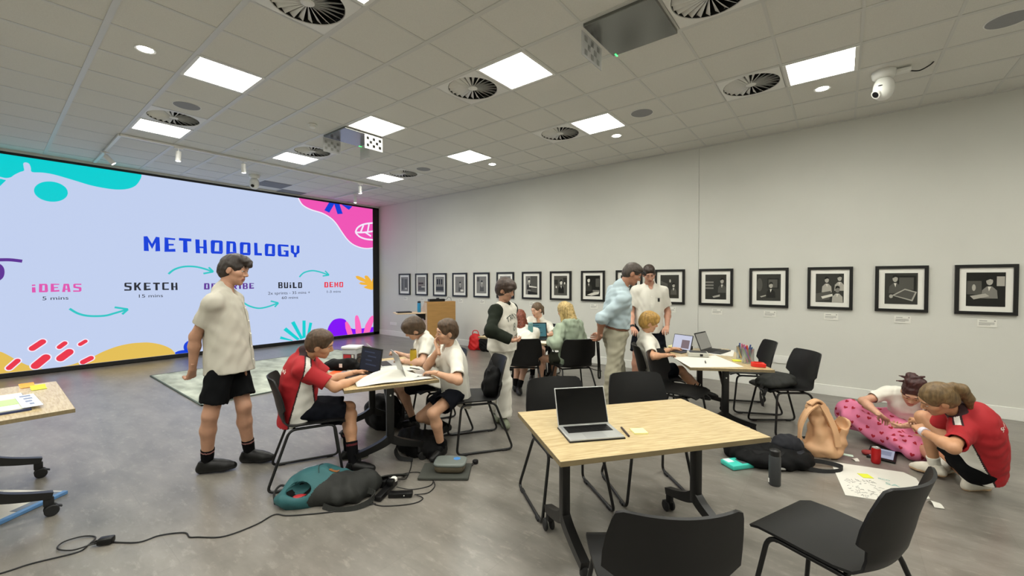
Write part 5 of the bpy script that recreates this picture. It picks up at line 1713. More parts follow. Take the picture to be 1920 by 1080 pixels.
SHORT = dict(t=.011, add=[('e', (0, .0, .085), (.068, .085, .045))], nape=-.06, line=.058)
MOP = dict(t=.022, add=[('e', (0, .02, .085), (.08, .09, .05)), ('e', (0, .085, .06), (.062, .03, .03)), ('e', (.05, .07, .045), (.03, .035, .03)), ('e', (-.05, .07, .045), (.03, .035, .03))], nape=-.075, line=.03, rough=.0018, wl=.03)
QUIFF = dict(t=.014, add=[('e', (0, .02, .1), (.066, .085, .042)), ('e', (.012, .09, .085), (.05, .035, .028)), ('e', (.02, .115, .062), (.025, .02, .028))], nape=-.06, line=.05, rough=.0035, wl=.028)
CROP = dict(t=.007, add=[('e', (0, .015, .075), (.066, .08, .046))], nape=-.055, line=.062, rough=.0012)

# ---- standing boy at left
p = P(POSES['P1'], 1.80, .98)
p.start('person standing at far left, white shirt, black shorts, looking right')
p.make_body('#b98c72', '#9c6354', '#2a211c', dict(R=dict(curl=(.55, .6, .45), palm=tuple(p.r * -.4 - p.f * .6), thumb=.4)))
p.hair('#2b221d', QUIFF, 2)
C_white_shade = mat('shaded_white_cloth', '#b9b5a8', 0.88, bump=0.15, bscale=400)  # white shirt cloth greyed: shade of standing backlit is put into its colour
p.top('shirt', [C_white_shade], .64, -.13, seed=11, loose=.012, flare=.012, sec=.88)
p.buttons(-.10, .44, 5, M_btn, C_white_shade)
p.bottoms('shorts', [C_black], .80, .06, seed=12)
for e in 'LR':
    p.shoe(e, [S_black, S_sole, S_lace], sock=[K_black, K_stripe], sock_h=.12, scale=1.03)

# ---- seated boy in red polo
p = P(POSES['P2'], 1.58, .97, hunch=.03)
p.start('person in a red polo seated typing on the dark laptop')
p.make_body('#c2916f', '#a8685a', '#4a3524', dict(R=dict(curl=(.25, .45, .3)), L=dict(curl=(.25, .45, .3))))
p.hair('#4a3624', SHORT, 4)
p.top('polo_shirt', [C_red, C_polow, C_pipe], .74, -.06, seed=21, paint=polo_paint(), vneck=False, tilt=.5)
p.motif('polo_lettering', "St Anne's", -.09, .33, .085, .028, WHT, back=True)
p.bottoms('shorts', [C_navy], .86, .10, seed=22, g=.01)
for e in 'LR':
    p.shoe(e, [S_black, S_soleg if e == 'L' else S_sole, WHT], sock=[K_black, mat('red_sock_band', '#5c1a20', .9)], sock_h=.17)

# ---- boy covering his mouth
p = P(POSES['P4'], 1.56, .96)
p.start('person in a white shirt seated with one hand over the mouth')
mo = nrm(p.J['head'] + p.Rh[:, 1] * .05 - p.J['tiR'])
p.make_body('#c39678', '#ab6c60', '#4d3826', dict(R=dict(curl=(.25, .35, .25), palm=tuple(nrm(p.J['head'] - p.J['wrR'])), thumb=.0), L=dict(curl=(.25, .45, .3))))
p.hair('#4b3826', SHORT, 6)
p.top('shirt', [C_white2], .78, -.10, seed=31, loose=.012, tilt=.7)
p.buttons(-.04, .40, 4, M_btn, C_white2)
p.bottoms('shorts', [C_navy], .66, .10, seed=32, ge=.024)
for e in 'LR':
    p.shoe(e, [S_black, S_sole, S_lace], sock=[K_black], sock_h=.075)

# ---- boy leaning over the table
p = P(POSES['P3'], 1.60, .96, hunch=.02)
p.start('person with floppy brown hair and white shirt bent low over a table')
p.make_body('#c59a80', '#ab6c60', '#3d2d20', dict(R=dict(curl=(.3, .5, .4)), L=dict(curl=(.3, .5, .4))))
p.hair('#42311f', MOP, 8)
p.top('shirt', [C_white2], .72, -.08, seed=41, loose=.014, tilt=.6)
p.bottoms('shorts', [C_navy], .72, .10, seed=42)
for e in 'LR':
    p.shoe(e, [S_black, S_sole, S_lace], sock=[K_black], sock_h=.06)

# ---- boy in raglan shirt
p = P(POSES['P5'], 1.58, .98)
p.start('person walking in white trousers and a dark green sleeved white shirt')
p.make_body('#b78a70', '#a06255', '#33241a', dict(R=dict(curl=(.5, .6, .5), palm=(0, 0, 1), thumb=.5), L=dict(curl=(.5, .6, .5))))
p.hair('#36261b', MOP, 10)
p.top('raglan_shirt', [C_offw, C_green], 1.93, -.02, seed=51, paint=raglan, collar=False, vneck=False, gs=.02, loose=.03)
p.motif('shirt_lettering', 'TRINITY', -.105, .33, .105, .052, INK, arc=.045)
p.motif('shirt_lettering', 'COLLEGE', -.11, .10, .11, .05, INK, arc=-.01)
p.motif('shirt_crest', '8', -.022, .20, .022, .085, mat('faded_green_print', '#8f9488', .8))
p.bottoms('trousers', [C_white2], 1.94, .10, seed=52, g=.012, ge=.035, wr=.006)
for e in 'LR':
    p.shoe(e, [S_green, S_green, S_green])

# ---- red-haired girl behind him
p = P(POSES['P6'], 1.62, .93, fem=True, res=.008)
p.start('person with long red hair seated mostly hidden, in white')
p.make_body('#c79c84', '#ab6c60', '#5a2c1a')
p.hair('#6b3018', dict(t=.018, ears=True, line=.05, rough=.004, add=[('c', (0, -.07, .0), (0, -.10, -.17), .085, .06), ('c', (.05, -.03, -.05), (.07, -.02, -.2), .045, .03), ('c', (-.05, -.03, -.05), (-.07, -.02, -.2), .045, .03)]), 12)
p.top('shirt', [C_white2], .9, -.06, seed=61)
p.bottoms('shorts', [C_black], .7, .10, seed=62)
for e in 'LR':
    p.shoe(e, [S_black, S_sole, WHT], sock=[K_black], sock_h=.1)

# ---- girl across the back table
p = P(POSES['P7'], 1.60, .92, fem=True, res=.008)
p.start('person with tied-back hair and white shirt facing us across the back table')
p.make_body('#d2a890', '#b57468', '#5a4632')
p.hair('#5d4a35', dict(t=.009, ears=False, line=.068, rough=.0015, nape=-.07, late=[('e', (.0, -.115, .0), (.03, .035, .04)), ('c', (.0, -.125, -.01), (.02, -.13, -.13), .026, .012)]), 14)
p.top('shirt', [C_white2], .95, -.08, seed=71, loose=.022)
p.bottoms('shorts', [C_black], .7, .10, seed=72)
for e in 'LR':
    p.shoe(e, [S_black, S_sole, S_lace], sock=[K_black], sock_h=.1)

# ---- blonde girl in hoodie
p = P(POSES['P8'], 1.62, .94, fem=True, res=.008)
p.start('person with long blonde hair and a sage green hoodie seated with her back to us')
p.make_body('#c99c82', '#ab6c60', '#8d7650')
p.hair('#b39a63', dict(t=.018, ears=True, line=.055, rough=.0035, wl=.018, add=[('c', (0, -.07, .02), (.02, -.10, -.16), .09, .075), ('c', (.02, -.10, -.14), (.05, -.12, -.27), .075, .03), ('c', (-.06, -.01, -.0), (-.065, -.0, -.18), .035, .025)]), 16)
p.top('hoodie', [C_sage], 1.9, -.06, seed=81, gs=.03, g=.024, hood=True, vneck=False, collar=False, wr=.006)
p.bottoms('shorts', [mat('dark_olive_cloth', '#2b2c1f', .85)], .58, .10, seed=82)
for e in 'LR':
    p.shoe(e, [S_white, S_white, S_white], sock=[K_white], sock_h=.1)

# ---- man in pale blue shirt
p = P(POSES['P9'], 1.80, 1.03, hunch=.012)
p.start('person in pale blue shirt and khaki trousers, hands behind the back')
p.make_body('#a9785e', '#8f5a4c', '#2c2722', dict(R=dict(curl=(.5, .6, .4), palm=tuple(-p.f), thumb=.4), L=dict(curl=(.6, .7, .5), palm=tuple(-p.f), thumb=.4)))
p.hair('#40372f', CROP, 18)
p.top('dress_shirt', [C_blue], 1.12, .105, seed=91, loose=.016, g=.010, gs=.018, wr=.005)
p.bottoms('trousers', [C_khaki], 1.93, .125, seed=92, g=.012, ge=.03, wr=.005)
v = Vol(*p.box(['pel'], .26), .006)
c_ = p.J['pel'] + p.sp * .10
v.ell(p.J['pel'] + p.sp * .03, A3((.166, .128, .15)) * p.g + .022, p.R, clip=[(c_ + p.sp * .018, p.sp), (c_ - p.sp * .018, -p.sp)])
V, F = v.mesh(1)
np_obj('belt', [(V, F, 0)], [C_leather], p.t, p.o)
for e in 'LR':
    p.shoe(e, [mat('brown_shoe', '#3b2a1e', .45), S_sole, S_lace])
# sunglasses pushed up on the head, lanyard hanging from the hands
for e in (-1, 1):
    q = [p.J['head'] + p.Rh @ (A3(a) * p.hs) for a in ((e * .088, -.02, .03), (e * .09, .05, .045), (e * .07, .1, .06))]
    MB().tube([Vector(a - p.o) for a in q], .004, 6, smooth=4).build('sunglasses_arm', M_blk, p.t)
    c_ = p.J['head'] + p.Rh @ (A3((e * .035, .108, .068)) * p.hs)
    MB().ell(Vector(c_ - p.o), (.03, .012, .02), 12, 8, rot=Matrix(p.Rh.tolist())).build('sunglasses_lens', M_blk, p.t)
h0 = Vector((p.J['tiR'] + p.J['wrR']) / 2 - p.o)
MB().ribbon([h0, h0 + Vector((0, .01, -.1)), h0 + Vector((.01, .02, -.3)), h0 + Vector((.012, .02, -.46)), h0 + Vector((.03, .03, -.47)), h0 + Vector((.028, .02, -.3)), h0 + Vector((.015, .015, -.05))], .018, .003, Vector(p.f), smooth=5).build('lanyard', M_blk, p.t)

# ---- tall boy in white by the wall
p = P(POSES['P10'], 1.82, 1.02)
p.start('person standing facing us in a white shirt, hands in pockets')
p.make_body('#c08f78', '#a2655a', '#2d221b', dict(R=dict(curl=(.4, .5, .4)), L=dict(curl=(.4, .5, .4))))
p.hair('#2f231b', SHORT, 20)
p.top('shirt', [C_white2], .70, -.12, seed=101, loose=.012, gs=.02, flare=.008, sec=.82)
p.buttons(-.08, .44, 5, M_btn, C_white2)
bv = p.bvh()
mb = MB()
for (a, b_, hh, ww) in ((-.10, .345, .05, .03),):
    q = [p.on_top(bv, a + dx * ww / 2, b_ + dz * hh / 2, off=.004) - Vector(p.o) for dx, dz in ((-1, -1), (1, -1), (1, 1), (-1, 1))]
    mb.add(q, [(0, 1, 2, 3)])
mb.build('pocket_crest', M_blk, p.t)
P_ = [p.on_top(bv, -.10 + dx * .055, .375, off=.003) - Vector(p.o) for dx in (-1, -.5, 0, .5, 1)]
MB().ribbon(P_, .006, .002, Vector(p.sp)).build('pocket_seam', C_white, p.t)
p.bottoms('shorts', [C_navy], .92, .08, seed=102)
for e in 'LR':
    p.shoe(e, [S_black, S_sole, S_lace], sock=[K_black], sock_h=.12)
w_ = p.J['wrR']
d_ = nrm(p.J['wrR'] - p.J['elR'])
MB().cyl(Vector(w_ - d_ * .03 - p.o), Vector(w_ + d_ * .0 - p.o), .033, n=20).build('wristwatch', M_blk, p.t)

# ---- fair-haired boy
p = P(POSES['P11'], 1.50, .96)
p.start('person with fair hair and a white shirt seated in profile')
p.make_body('#c99877', '#b0705f', '#8a6a3d')
p.hair('#a5803f', MOP, 22)
p.top('shirt', [C_white2], .75, -.08, seed=111, loose=.012, tilt=.6)
p.bottoms('shorts', [C_navy], .74, .10, seed=112)
for e in 'LR':
    p.shoe(e, [S_black, S_sole, S_lace], sock=[K_black, K_white], sock_h=.12)

# ---- girl in pink skirt on the floor
p = P(POSES['P12'], 1.60, .95, fem=True, hunch=.02)
p.start('person on the floor in a pink skirt printed with red hearts')
p.make_body('#c4957b', '#b0705f', '#3a211b', dict(R=dict(curl=(.35, .5, .4)), L=dict(curl=(.7, .8, .5), palm=(0, 0, 1), thumb=.6)))
p.hair('#3b1a18', dict(t=.012, ears=False, line=.066, rough=.004, nape=-.06, late=[('e', (0, -.03, .125), (.075, .07, .055), .02), ('e', (.03, -.06, .16), (.045, .04, .035), .015), ('e', (-.045, -.02, .15), (.035, .04, .035), .015), ('c', (.05, -.05, .14), (.115, -.07, .12), .016, .006), ('c', (.02, -.03, .17), (-.05, -.05, .2), .016, .01), ('c', (.06, -.04, .1), (.125, -.06, .05), .014, .005)]), 24)
p.top('top', [C_white2], .62, -.04, seed=121, collar=False, gs=.01, loose=.0, tilt=.5)
def heart_material():
    m = bpy.data.materials.new('pink_heart_cloth')
    m.use_nodes = True
    b = m.node_tree.nodes['Principled BSDF']
    b.inputs['Base Color'].default_value = lin('#d97a9c')
    b.inputs['Roughness'].default_value = 0.85
    return m
M_pink, M_heart = heart_material(), mat('red_heart_print', '#a3132a', .85)
J = p.J
v = Vol(*p.box(['pel', 'knR', 'anR', 'knL', A3((5.15, 4.5, 0.1))], .26), .0065)
knR = J['knR'] + A3((0, 0, .0))
front = A3((5.17, 4.36, .075))
v.ell(J['pel'] + A3((0, 0, .05)), (.2, .2, .14), k=.06)
v.cap(J['pel'], knR, .15, .125, k=.08)
v.cap(knR, front, .115, .07, k=.08)
v.cap(J['pel'], front + A3((.22, .12, .0)), .14, .07, k=.08)
v.cap(J['pel'] + A3((-.1, -.2, 0)), front, .12, .07, k=.08)
v.cap(front, front + A3((.22, .1, .02)), .07, .07, k=.06)
v.cut((0, 0, .012), (0, 0, -1))
V, F = v.mesh(1, wrinkle=.018, wl=.15, seed=7)
# printed hearts laid on the cloth
bv = BVHTree.FromPolygons([tuple(q) for q in V], [tuple(int(i) for i in f) for f in F])
heart = [(.0, -.9), (.55, -.35), (.9, .15), (.85, .6), (.5, .8), (.15, .65), (0, .35), (-.15, .65), (-.5, .8), (-.85, .6), (-.9, .15), (-.55, -.35)]
ce = V[F].mean(1)
rs = np.random.RandomState(3)
cand = ce[rs.permutation(len(ce))]
got = []
for c_ in cand:
    if all(np.linalg.norm(c_ - g_) > .05 for g_ in got):
        got.append(c_)
    if len(got) > 170:
        break
mb = MB()
for c_ in got:
    loc, no, fi, di = bv.find_nearest(Vector(c_))
    if no.z < -.3:
        continue
    x = no.cross(Vector((0, 0, 1)))
    x = x.normalized() if x.length > .2 else Vector((1, 0, 0))
    y = no.cross(x)
    an_ = rs.uniform(-.5, .5)
    x, y = x * math.cos(an_) + y * math.sin(an_), -x * math.sin(an_) + y * math.cos(an_)
    if y.z < 0:
        y, x = -y, -x
    pts = []
    for a, b_ in heart:
        q = loc + x * (a * .0185) + y * (b_ * .0185)
        n2 = bv.find_nearest(q)
        pts.append(n2[0] + n2[1] * .0025 - Vector(p.o))
    cc = loc + no * .0028 - Vector(p.o)
    o_ = len(mb.v)
    mb.add([cc] + pts, [(0, i + 1, i + 2, (i + 2) % 12 + 1) for i in range(0, 12, 2)])
hv = A3([tuple(q) for q in mb.v]) + p.o
hf = np.array(mb.f)
np_obj('skirt', [(V, F, 0), (hv, hf, 1)], [M_pink, M_heart], p.t, p.o)
for e in 'LR':
    p.shoe(e, [S_white, S_sand, S_white], sock=[K_white], sock_h=.09)
gl = [p.J['head'] + p.Rh @ (A3(a) * p.hs) for a in ((-.075, .02, .012), (-.06, .09, .012), (-.01, .104, .01), (.01, .104, .01), (.06, .09, .012), (.075, .02, .012))]
MB().tube([Vector(a - p.o) for a in gl], .002, 6, smooth=3).build('glasses', mat('gold_wire', '#a98a5a', .3, metal=.8), p.t)

# ---- girl in red polo on the floor
p = P(POSES['P13'], 1.68, .93, hunch=.09)
p.start('person with a ponytail crouching on the floor in a red polo')
p.make_body('#bd8c69', '#a8685a', '#5a4428', dict(L=dict(curl=(.7, .7, .5), thumb=.5, palm=(0.3, .3, -.9)), R=dict(curl=(.7, .7, .5), thumb=.5)))
p.hair('#6b5536', dict(t=.012, ears=False, line=.06, rough=.0025, nape=-.07, late=[('e', (0, -.115, .05), (.028, .03, .028)), ('c', (0, -.12, .05), (.0, -.15, .01), .034, .040), ('c', (.0, -.15, .01), (.0, -.15, -.08), .040, .034), ('c', (.0, -.15, -.08), (.0, -.125, -.17), .034, .012)]), 26)
p.top('polo_shirt', [C_red, C_polow, C_pipe], .70, -.025, seed=131, paint=polo_paint(), vneck=False, loose=.006, tilt=.45)
p.motif('polo_lettering', "St Anne's", -.085, .36, .09, .03, WHT, back=True)
p.bottoms('shorts', [C_black], .5, .10, seed=132, g=.014, k=.05)
for e in 'LR':
    p.shoe(e, [S_white, S_sand, S_white], sock=[K_white], sock_h=.075)
d_ = nrm(p.J['wrL'] - p.J['elL'])
MB().cyl(Vector(p.J['wrL'] - d_ * .035 - p.o), Vector(p.J['wrL'] - d_ * .005 - p.o), .032, n=20).build('wristband', mat('pale_wristband', '#cfcad6', .6), p.t)
# ================================================================ things on tables and floor
def soft(name, build, lo, hi, mats, parent, wr=.006, wl=.1, seed=1, paint=None, h=.007):
    v = Vol(lo, hi, h)
    build(v)
    V, F = v.mesh(1, wrinkle=wr, wl=wl, seed=seed)
    m = 0 if paint is None else paint(V[F].mean(1)).astype(np.int32)
    np_obj(name, [(V, F, m)], mats, parent, (0, 0, 0))
    return BVHTree.FromPolygons([tuple(q) for q in V], [tuple(int(i) for i in f) for f in F])
M_silver = mat('silver_aluminium', '#b9bab8', 0.35, metal=0.6)
M_dark = mat('dark_grey_shell', '#2c2d2f', 0.4)
M_key = mat('black_keys', '#101011', 0.45)
M_glassy = mat('black_glass_screen', '#050506', 0.08)
M_paper = mat('white_paper', '#d2d0c7', 0.85)
M_ink = mat('pencil_marks', '#6e6e6c', 0.8)
M_bagb = mat('black_nylon', '#060607', 0.75, spec=0.2, bump=0.2, bscale=300)
M_bagg = mat('charcoal_nylon', '#282927', 0.7, spec=0.25, bump=0.2, bscale=300)
M_strap = mat('black_webbing', '#131314', 0.75)
M_cable = mat('black_cable', '#0b0b0b', 0.5)

def laptop(label, loc, rz, w=.31, d=.22, ang=105, shell=M_silver, lit=None, keys=True, group=None, sticker=None):
    """local: base lies in front (-y), hinge at y=d/2, screen tilts back"""
    t = thing('laptop', label, 'laptop', loc, rz, group)
    MB().box((0, 0, .008), (w, d, .014), bev=.004).build('base', shell, t)
    if keys:
        mb = MB()
        mb.box((0, d * .17, .0155), (w * .84, d * .46, .0012))
        for r in range(5):
            for k in range(13):
                mb.box((-w * .385 + k * w * .064, d * .34 - r * d * .085, .0167), (w * .054, d * .068, .0018), 1)
        mb.build('keyboard', [M_key, M_black], t)
        MB().box((0, -d * .28, .0152), (w * .38, d * .34, .0008)).build('trackpad', mat('trackpad_grey', '#a9aaa9', .3, metal=.4) if shell is M_silver else M_key, t)
    a = math.radians(ang)
    R = Matrix.Rotation(-(a - math.pi / 2), 3, 'X')
    h = d * .98
    hinge = Vector((0, d / 2 - .004, .014))
    up = R @ Vector((0, 0, 1))
    nn = R @ Vector((0, -1, 0))
    c = hinge + up * h / 2
    MB().box(c, (w, .006, h), rot=R, bev=.002).build('lid', shell, t)
    mb = MB()
    mb.box(c + nn * .0035, (w * .965, .001, h * .95), rot=R)
    sc = mb.build('screen', M_glassy, t)
    if lit:
        mb = MB()
        mb.box(c + nn * .0043, (w * .92, .0006, h * .86), rot=R)
        for q in range(lit[1]):
            mb.box(c + nn * .0048 + up * (h * (.3 - .16 * q)) + Vector((w * (.05 if q % 2 else -.08), 0, 0)), (w * (.5 - .1 * (q % 3)), .0006, h * .05), 1, rot=R)
        mb.build('display_image', [lit[0], lit[2]], sc)
    return t
TOP = 0.7203
t = laptop('open silver laptop with black screen on the front oak table', (3.617, 1.400, TOP), math.atan2(.225, .196) , .305, .215, 112)
MB().box((0, 0, .004), (.311, .221, .009), bev=.003).build('bumper_edge', M_blk, t)
tag(MB().bar((3.716, 1.583, TOP + .005), (3.806, 1.478, TOP + .005), .011, .010, bev=.004).build('pen', mat('dark_pen', '#2a1a18', .4)), 'dark pen lying between the laptop and the yellow note', 'pen')
nt_ = thing('sticky_note', 'pale yellow sticky note pad on the front oak table', 'sticky note', (3.817, 1.588, TOP), .75)
MB().box((0, 0, .004), (.076, .076, .008)).build('pad', mat('pale_yellow_paper', '#ece6a0', .8), nt_)

# ---- table of the three boys
L_dark = emis('lit_dark_screen', '#121826', 1.0)
L_line = emis('lit_grey_line', '#2c3448', 1.0)
laptop('dark laptop in front of the boy in the red polo', (1.38, 1.36, TOP), -.02, .33, .23, 100, M_dark, (L_dark, 4, L_line))
laptop('silver laptop in front of the boy with a hand over the mouth', (1.73, 1.70, TOP), heading(-.42, -.90), .31, .22, 108, M_silver)
laptop('silver laptop half hidden behind the dark laptop', (1.16, 1.83, TOP), heading(-.38, -.92), .30, .21, 112, M_silver)
tb = thing('storage_tub', 'clear plastic tub with a red and dark label on the boys table', 'tub', (.90, 1.60, TOP), .5)
MB().box((0, 0, .085), (.15, .13, .17), bev=.012).build('tub', mat('cloudy_plastic', '#c9ccd0', .25, trans=.3), tb, smooth=40)
MB().box((0, 0, .18), (.165, .145, .026), bev=.008).build('lid', mat('white_plastic', '#dedfe2', .35), tb, smooth=40)
mb = MB()
mb.box((0.0, -.0665, .07), (.12, .002, .10))
mb.box((-.018, -.0682, .085), (.075, .002, .06), 1)
mb.box((.04, -.0682, .08), (.022, .002, .07), 2)
mb.build('label_sheet', [mat('dark_label', '#3b3136', .5), mat('red_label', '#b3303a', .5), M_paper], tb)
MB().box((.076, 0, .07), (.002, .10, .10)).build('label_sheet', mat('dark_label', '#3b3136', .5), tb)
pc = thing('pouch', 'black cloth pouch beside the dark laptop', 'pouch', (1.05, 1.41, TOP), .55)
soft('pouch_body', lambda v: v.ell((-.05, 0, .05), (.13, .075, .055), k=.03).ell((.06, .01, .065), (.08, .06, .05), k=.03).ell((.13, .03, .03), (.09, .05, .03), k=.03).cut((0, 0, .002), (0, 0, -1)), (-.25, -.15, -.02), (.3, .15, .16), [M_bagb], pc, .006, .06)
MB().box((.02, -.072, .06), (.028, .004, .034)).build('tag', M_paper, pc)
MB().tube([(.12, .0, .06), (.14, .02, .12), (.17, .03, .12), (.17, .02, .06)], .007, smooth=5).build('loop', M_strap, pc)
fo = thing('folder', 'bright orange folder under the hands of the boy in red', 'folder', (1.22, 1.33, TOP), .62)
MB().box((0, 0, .006), (.30, .19, .010), bev=.002).build('cover', mat('orange_card', '#ea5a22', .6), fo)
MB().box((.03, .03, .0125), (.16, .10, .003)).build('sheet', mat('grey_card', '#8c8288', .6), fo)
pa = thing('paper_sheet', 'big white paper sheet spread over the boys table, crumpled up in the middle', 'paper', (0, 0, TOP))
def crumple(u, v_):
    p = Vector((1.10, 1.42, 0)).lerp(Vector((1.72, 1.15, 0)), u) + Vector((.26, .55, 0)) * v_
    b = math.exp(-((u - .80) ** 2) / .015 - ((v_ - .45) ** 2) / .10)
    return (p.x, p.y, .003 + .075 * b * (1 + .4 * math.sin(u * 40 + v_ * 9)) + .004 * (1 + math.sin(u * 17 + v_ * 11)))
MB().grid(crumple, 44, 30, thick=.0012).build('sheet', M_paper, pa, smooth=True)
pn = thing('notebook', 'small white notepad by the yellow can', 'notepad', (1.57, 1.83, TOP + .002), math.atan2(-.4, .917))
MB().box((0, 0, .005), (.20, .14, .01)).build('pages', M_paper, pn)
MB().bar((-.05, -.03, .014), (.06, .03, .014), .008, .008).build('pencil', M_blk, pn)
def can(label, loc, col, top='#b9bab8'):
    t = thing('drink_can', label, 'can', loc)
    MB().lathe([(.026, 0), (.031, .006), (.033, .016), (.033, .105), (.029, .117)], n=28).build('can_body', mat('can_' + col, col, .3, metal=.3), t, smooth=40)
    MB().lathe([(.029, .117), (.028, .121), (.026, .118), (0, .118)], n=28).build('can_top', mat('can_top_' + top, top, .3, metal=.7), t, smooth=40)
    return t
t = can('tall yellow drink can on the boys table', (1.40, 1.95, TOP), '#b79a2a', '#5a4a20')
t.scale = (1, 1, 1.35)

# ---- wall table
TB = math.atan2(.869, -.495)
L_pale = emis('lit_pale_screen', '#c5c8dc', 1.0)
L_box = emis('lit_mauve_box', '#7a6a70', 1.0)
t = thing('tablet', 'tablet with lit screen standing on its dark keyboard cover, wall table', 'tablet', (3.19, 4.40, TOP), math.atan2(.60, .80) - .95)
MB().box((0, -.02, .005), (.25, .19, .010), bev=.003).build('keyboard_cover', M_dark, t)
R_ = Matrix.Rotation(math.radians(-18), 3, 'X')
c_ = Vector((0, .085, .098))
MB().box(c_, (.25, .009, .185), rot=R_, bev=.003).build('case', M_dark, t)
mb = MB()
mb.box(c_ + R_ @ Vector((0, -.0052, 0)), (.232, .001, .168), rot=R_)
mb.box(c_ + R_ @ Vector((.045, -.0062, -.02)), (.10, .001, .10), 1, rot=R_)
mb.build('display', [L_pale, L_box], t)
MB().box((0.02, .17, .03), (.10, .05, .05), bev=.01).build('stand', M_dark, t)
laptop('open dark laptop with a grey screen behind the tablet, wall table', (3.55, 4.62, TOP), math.atan2(-.40, .92) + math.pi * .52 + .2, .32, .22, 112, M_dark, (emis('lit_grey_screen', '#8f8c80', .9), 0, L_box))
for k, (pts, lb) in enumerate((([(3.27, 3.96), (3.565, 3.53), (3.96, 3.87), (3.60, 4.37)], 'large white paper sheet at the front of the wall table'),
                               ([(3.48, 4.40), (3.77, 4.40), (3.70, 4.86), (3.52, 4.72)], 'white paper sheet under the dark laptop on the wall table'))):
    o_ = MB().prism(pts, 'z', TOP + .0005, TOP + .003 + .001 * k).build('paper_sheet', M_paper)
    tag(o_, lb, 'paper', 'white sheets on the wall table')
tag(MB().bar((3.60, 3.93, TOP + .0075), (3.63, 3.82, TOP + .0075), .008, .008).build('pencil', M_blk), 'dark pencil on the large white sheet of the wall table', 'pencil')
gb = thing('projector', 'flat grey box device on the wall table beside the tablet', 'device', (3.46, 4.19, TOP + .003), math.atan2(-.2, 1) + .55)
MB().box((0, 0, .024), (.21, .15, .045), bev=.008).build('case', mat('pale_grey_plastic', '#b5b3a8', .4), gb)
MB().box((0, 0, .049), (.17, .12, .004), bev=.001).build('lid', M_dark, gb)
MB().box((.03, -.076, .024), (.03, .004, .024)).build('port', M_blk, gb)
M_clear = mat('clear_plastic', '#d5e0dc', .08, trans=.85, alpha=.45)
def jar(label, loc, r, h, pens):
    t = thing('marker_jar', label, 'jar', loc, 0, 'jars of markers')
    MB().lathe([(r * .96, .002), (r, .01), (r, h), (r * .95, h), (r * .93, .012), (0, .012)], n=28).build('jar', M_clear, t, smooth=40)
    for k in range(pens):
        a = 6.28 * k / pens
        c = ['#c23b2e', '#2c6f4f', '#2b3f7a', '#d9a12c', '#1c1c1c', '#b9507a', '#4d8a3a', '#7a4aa0'][k % 8]
        b0 = Vector((.4 * r * math.cos(a + 2), .4 * r * math.sin(a + 2), .014))
        b1 = Vector((.72 * r * math.cos(a), .72 * r * math.sin(a), h * (.95 + .14 * ((k * 7) % 3))))
        MB().cyl(b0, b1, .0075, n=10).build('marker', mat('marker_' + c, c, .4), t, smooth=40)
jar('clear jar packed with coloured markers on the wall table', (3.96, 4.10, TOP), .055, .15, 11)
jar('smaller clear jar of pink pens just behind the marker jar', (3.86, 4.31, TOP), .042, .135, 6)
tp = thing('tape_roll', 'red tape roll at the corner of the wall table', 'tape roll', (4.06, 3.985, TOP))
MB().lathe([(.038, 0), (.058, .003), (.058, .038), (.038, .041), (.038, 0)], n=28, cap=False).build('roll', mat('red_plastic', '#d2261c', .35), tp, smooth=40)
MB().box((.05, -.03, .02), (.05, .03, .036), bev=.006).build('cutter', mat('red_plastic', '#d2261c', .35), tp)
ys = thing('sticky_note', 'lime sticky notes beside the marker jar on the wall table', 'sticky note', (3.845, 4.17, TOP), .4)
MB().box((0, 0, .004), (.075, .075, .008)).build('pad', mat('lime_paper', '#d3d839', .7), ys)
bn = thing('wrapper', 'crumpled pale yellow wrapper at the far end of the wall table', 'wrapper', (3.07, 4.60, TOP))
soft('wrapper_sheet', lambda v: v.ell((0, 0, .015), (.06, .035, .016)).ell((.07, .02, .012), (.05, .03, .012)).cut((0, 0, .001), (0, 0, -1)), (-.1, -.08, -.01), (.15, .08, .05), [mat('pale_wrapper', '#ddd6a0', .6)], bn, .004, .03, h=.005)

# ---- left edge table
for (x, y, c, lb, r) in ((-.36, -.45, '#e0963c', 'orange sticky note curling up on the left edge table', .1), (-.20, -.40, '#cdd33a', 'lime sticky note curling up on the left edge table', .05)):
    o_ = thing('sticky_note', lb, 'sticky note', (x, y, TOP), r)
    MB().grid(lambda u, v_: ((u - .5) * .1, (v_ - .5) * .08, .003 + .02 * (2 * u - 1) ** 2 * (u < .5)), 10, 4, thick=.002).build('note', mat('note_' + c, c, .7), o_)
bk = thing('presentation_folder', 'clear folder of papers with a blue edge on the left edge table', 'folder', (.27, -.69, TOP), .03)
MB().box((0, 0, .006), (.62, .42, .012)).build('back_cover', mat('navy_card', '#1d2b52', .5), bk)
MB().box((-.01, .01, .015), (.59, .39, .006)).build('sheets', mat('cream_paper', '#dcdcc8', .8), bk)
MB().box((.02, .12, .019), (.20, .10, .002)).build('green_tab', mat('green_paper', '#a9c48a', .8), bk)
sl = thing('printed_slip', 'white and pale blue printed slip lying on the clear folder', 'paper slip', (.33, -.475, TOP + .0205), .05)
MB().box((0, 0, .001), (.46, .09, .002)).build('slip', mat('blue_white_paper', '#d5dcec', .8), sl)
mb = MB()
for q in range(4):
    mb.box((-.17 + q * .10, .005 * (q % 2), .0026), (.05, .05 - .01 * q, .001))
mb.build('print', mat('slip_print', '#75809c', .7), sl)
bu, bw_ = Vector((.593, -.805, 0)), Vector((-.757, -.654, 0))
bc = Vector((.241, -.271, 0)) + bu * .45 + bw_ * .35
bd = thing('display_board', 'white board with a blue edge lying flat under the left edge table', 'board', (bc.x, bc.y, 0), math.atan2(bu.y, bu.x))
MB().box((0, 0, .012), (.9, .7, .02), bev=.003).build('board', mat('white_board', '#dcd8cf', .5), bd)
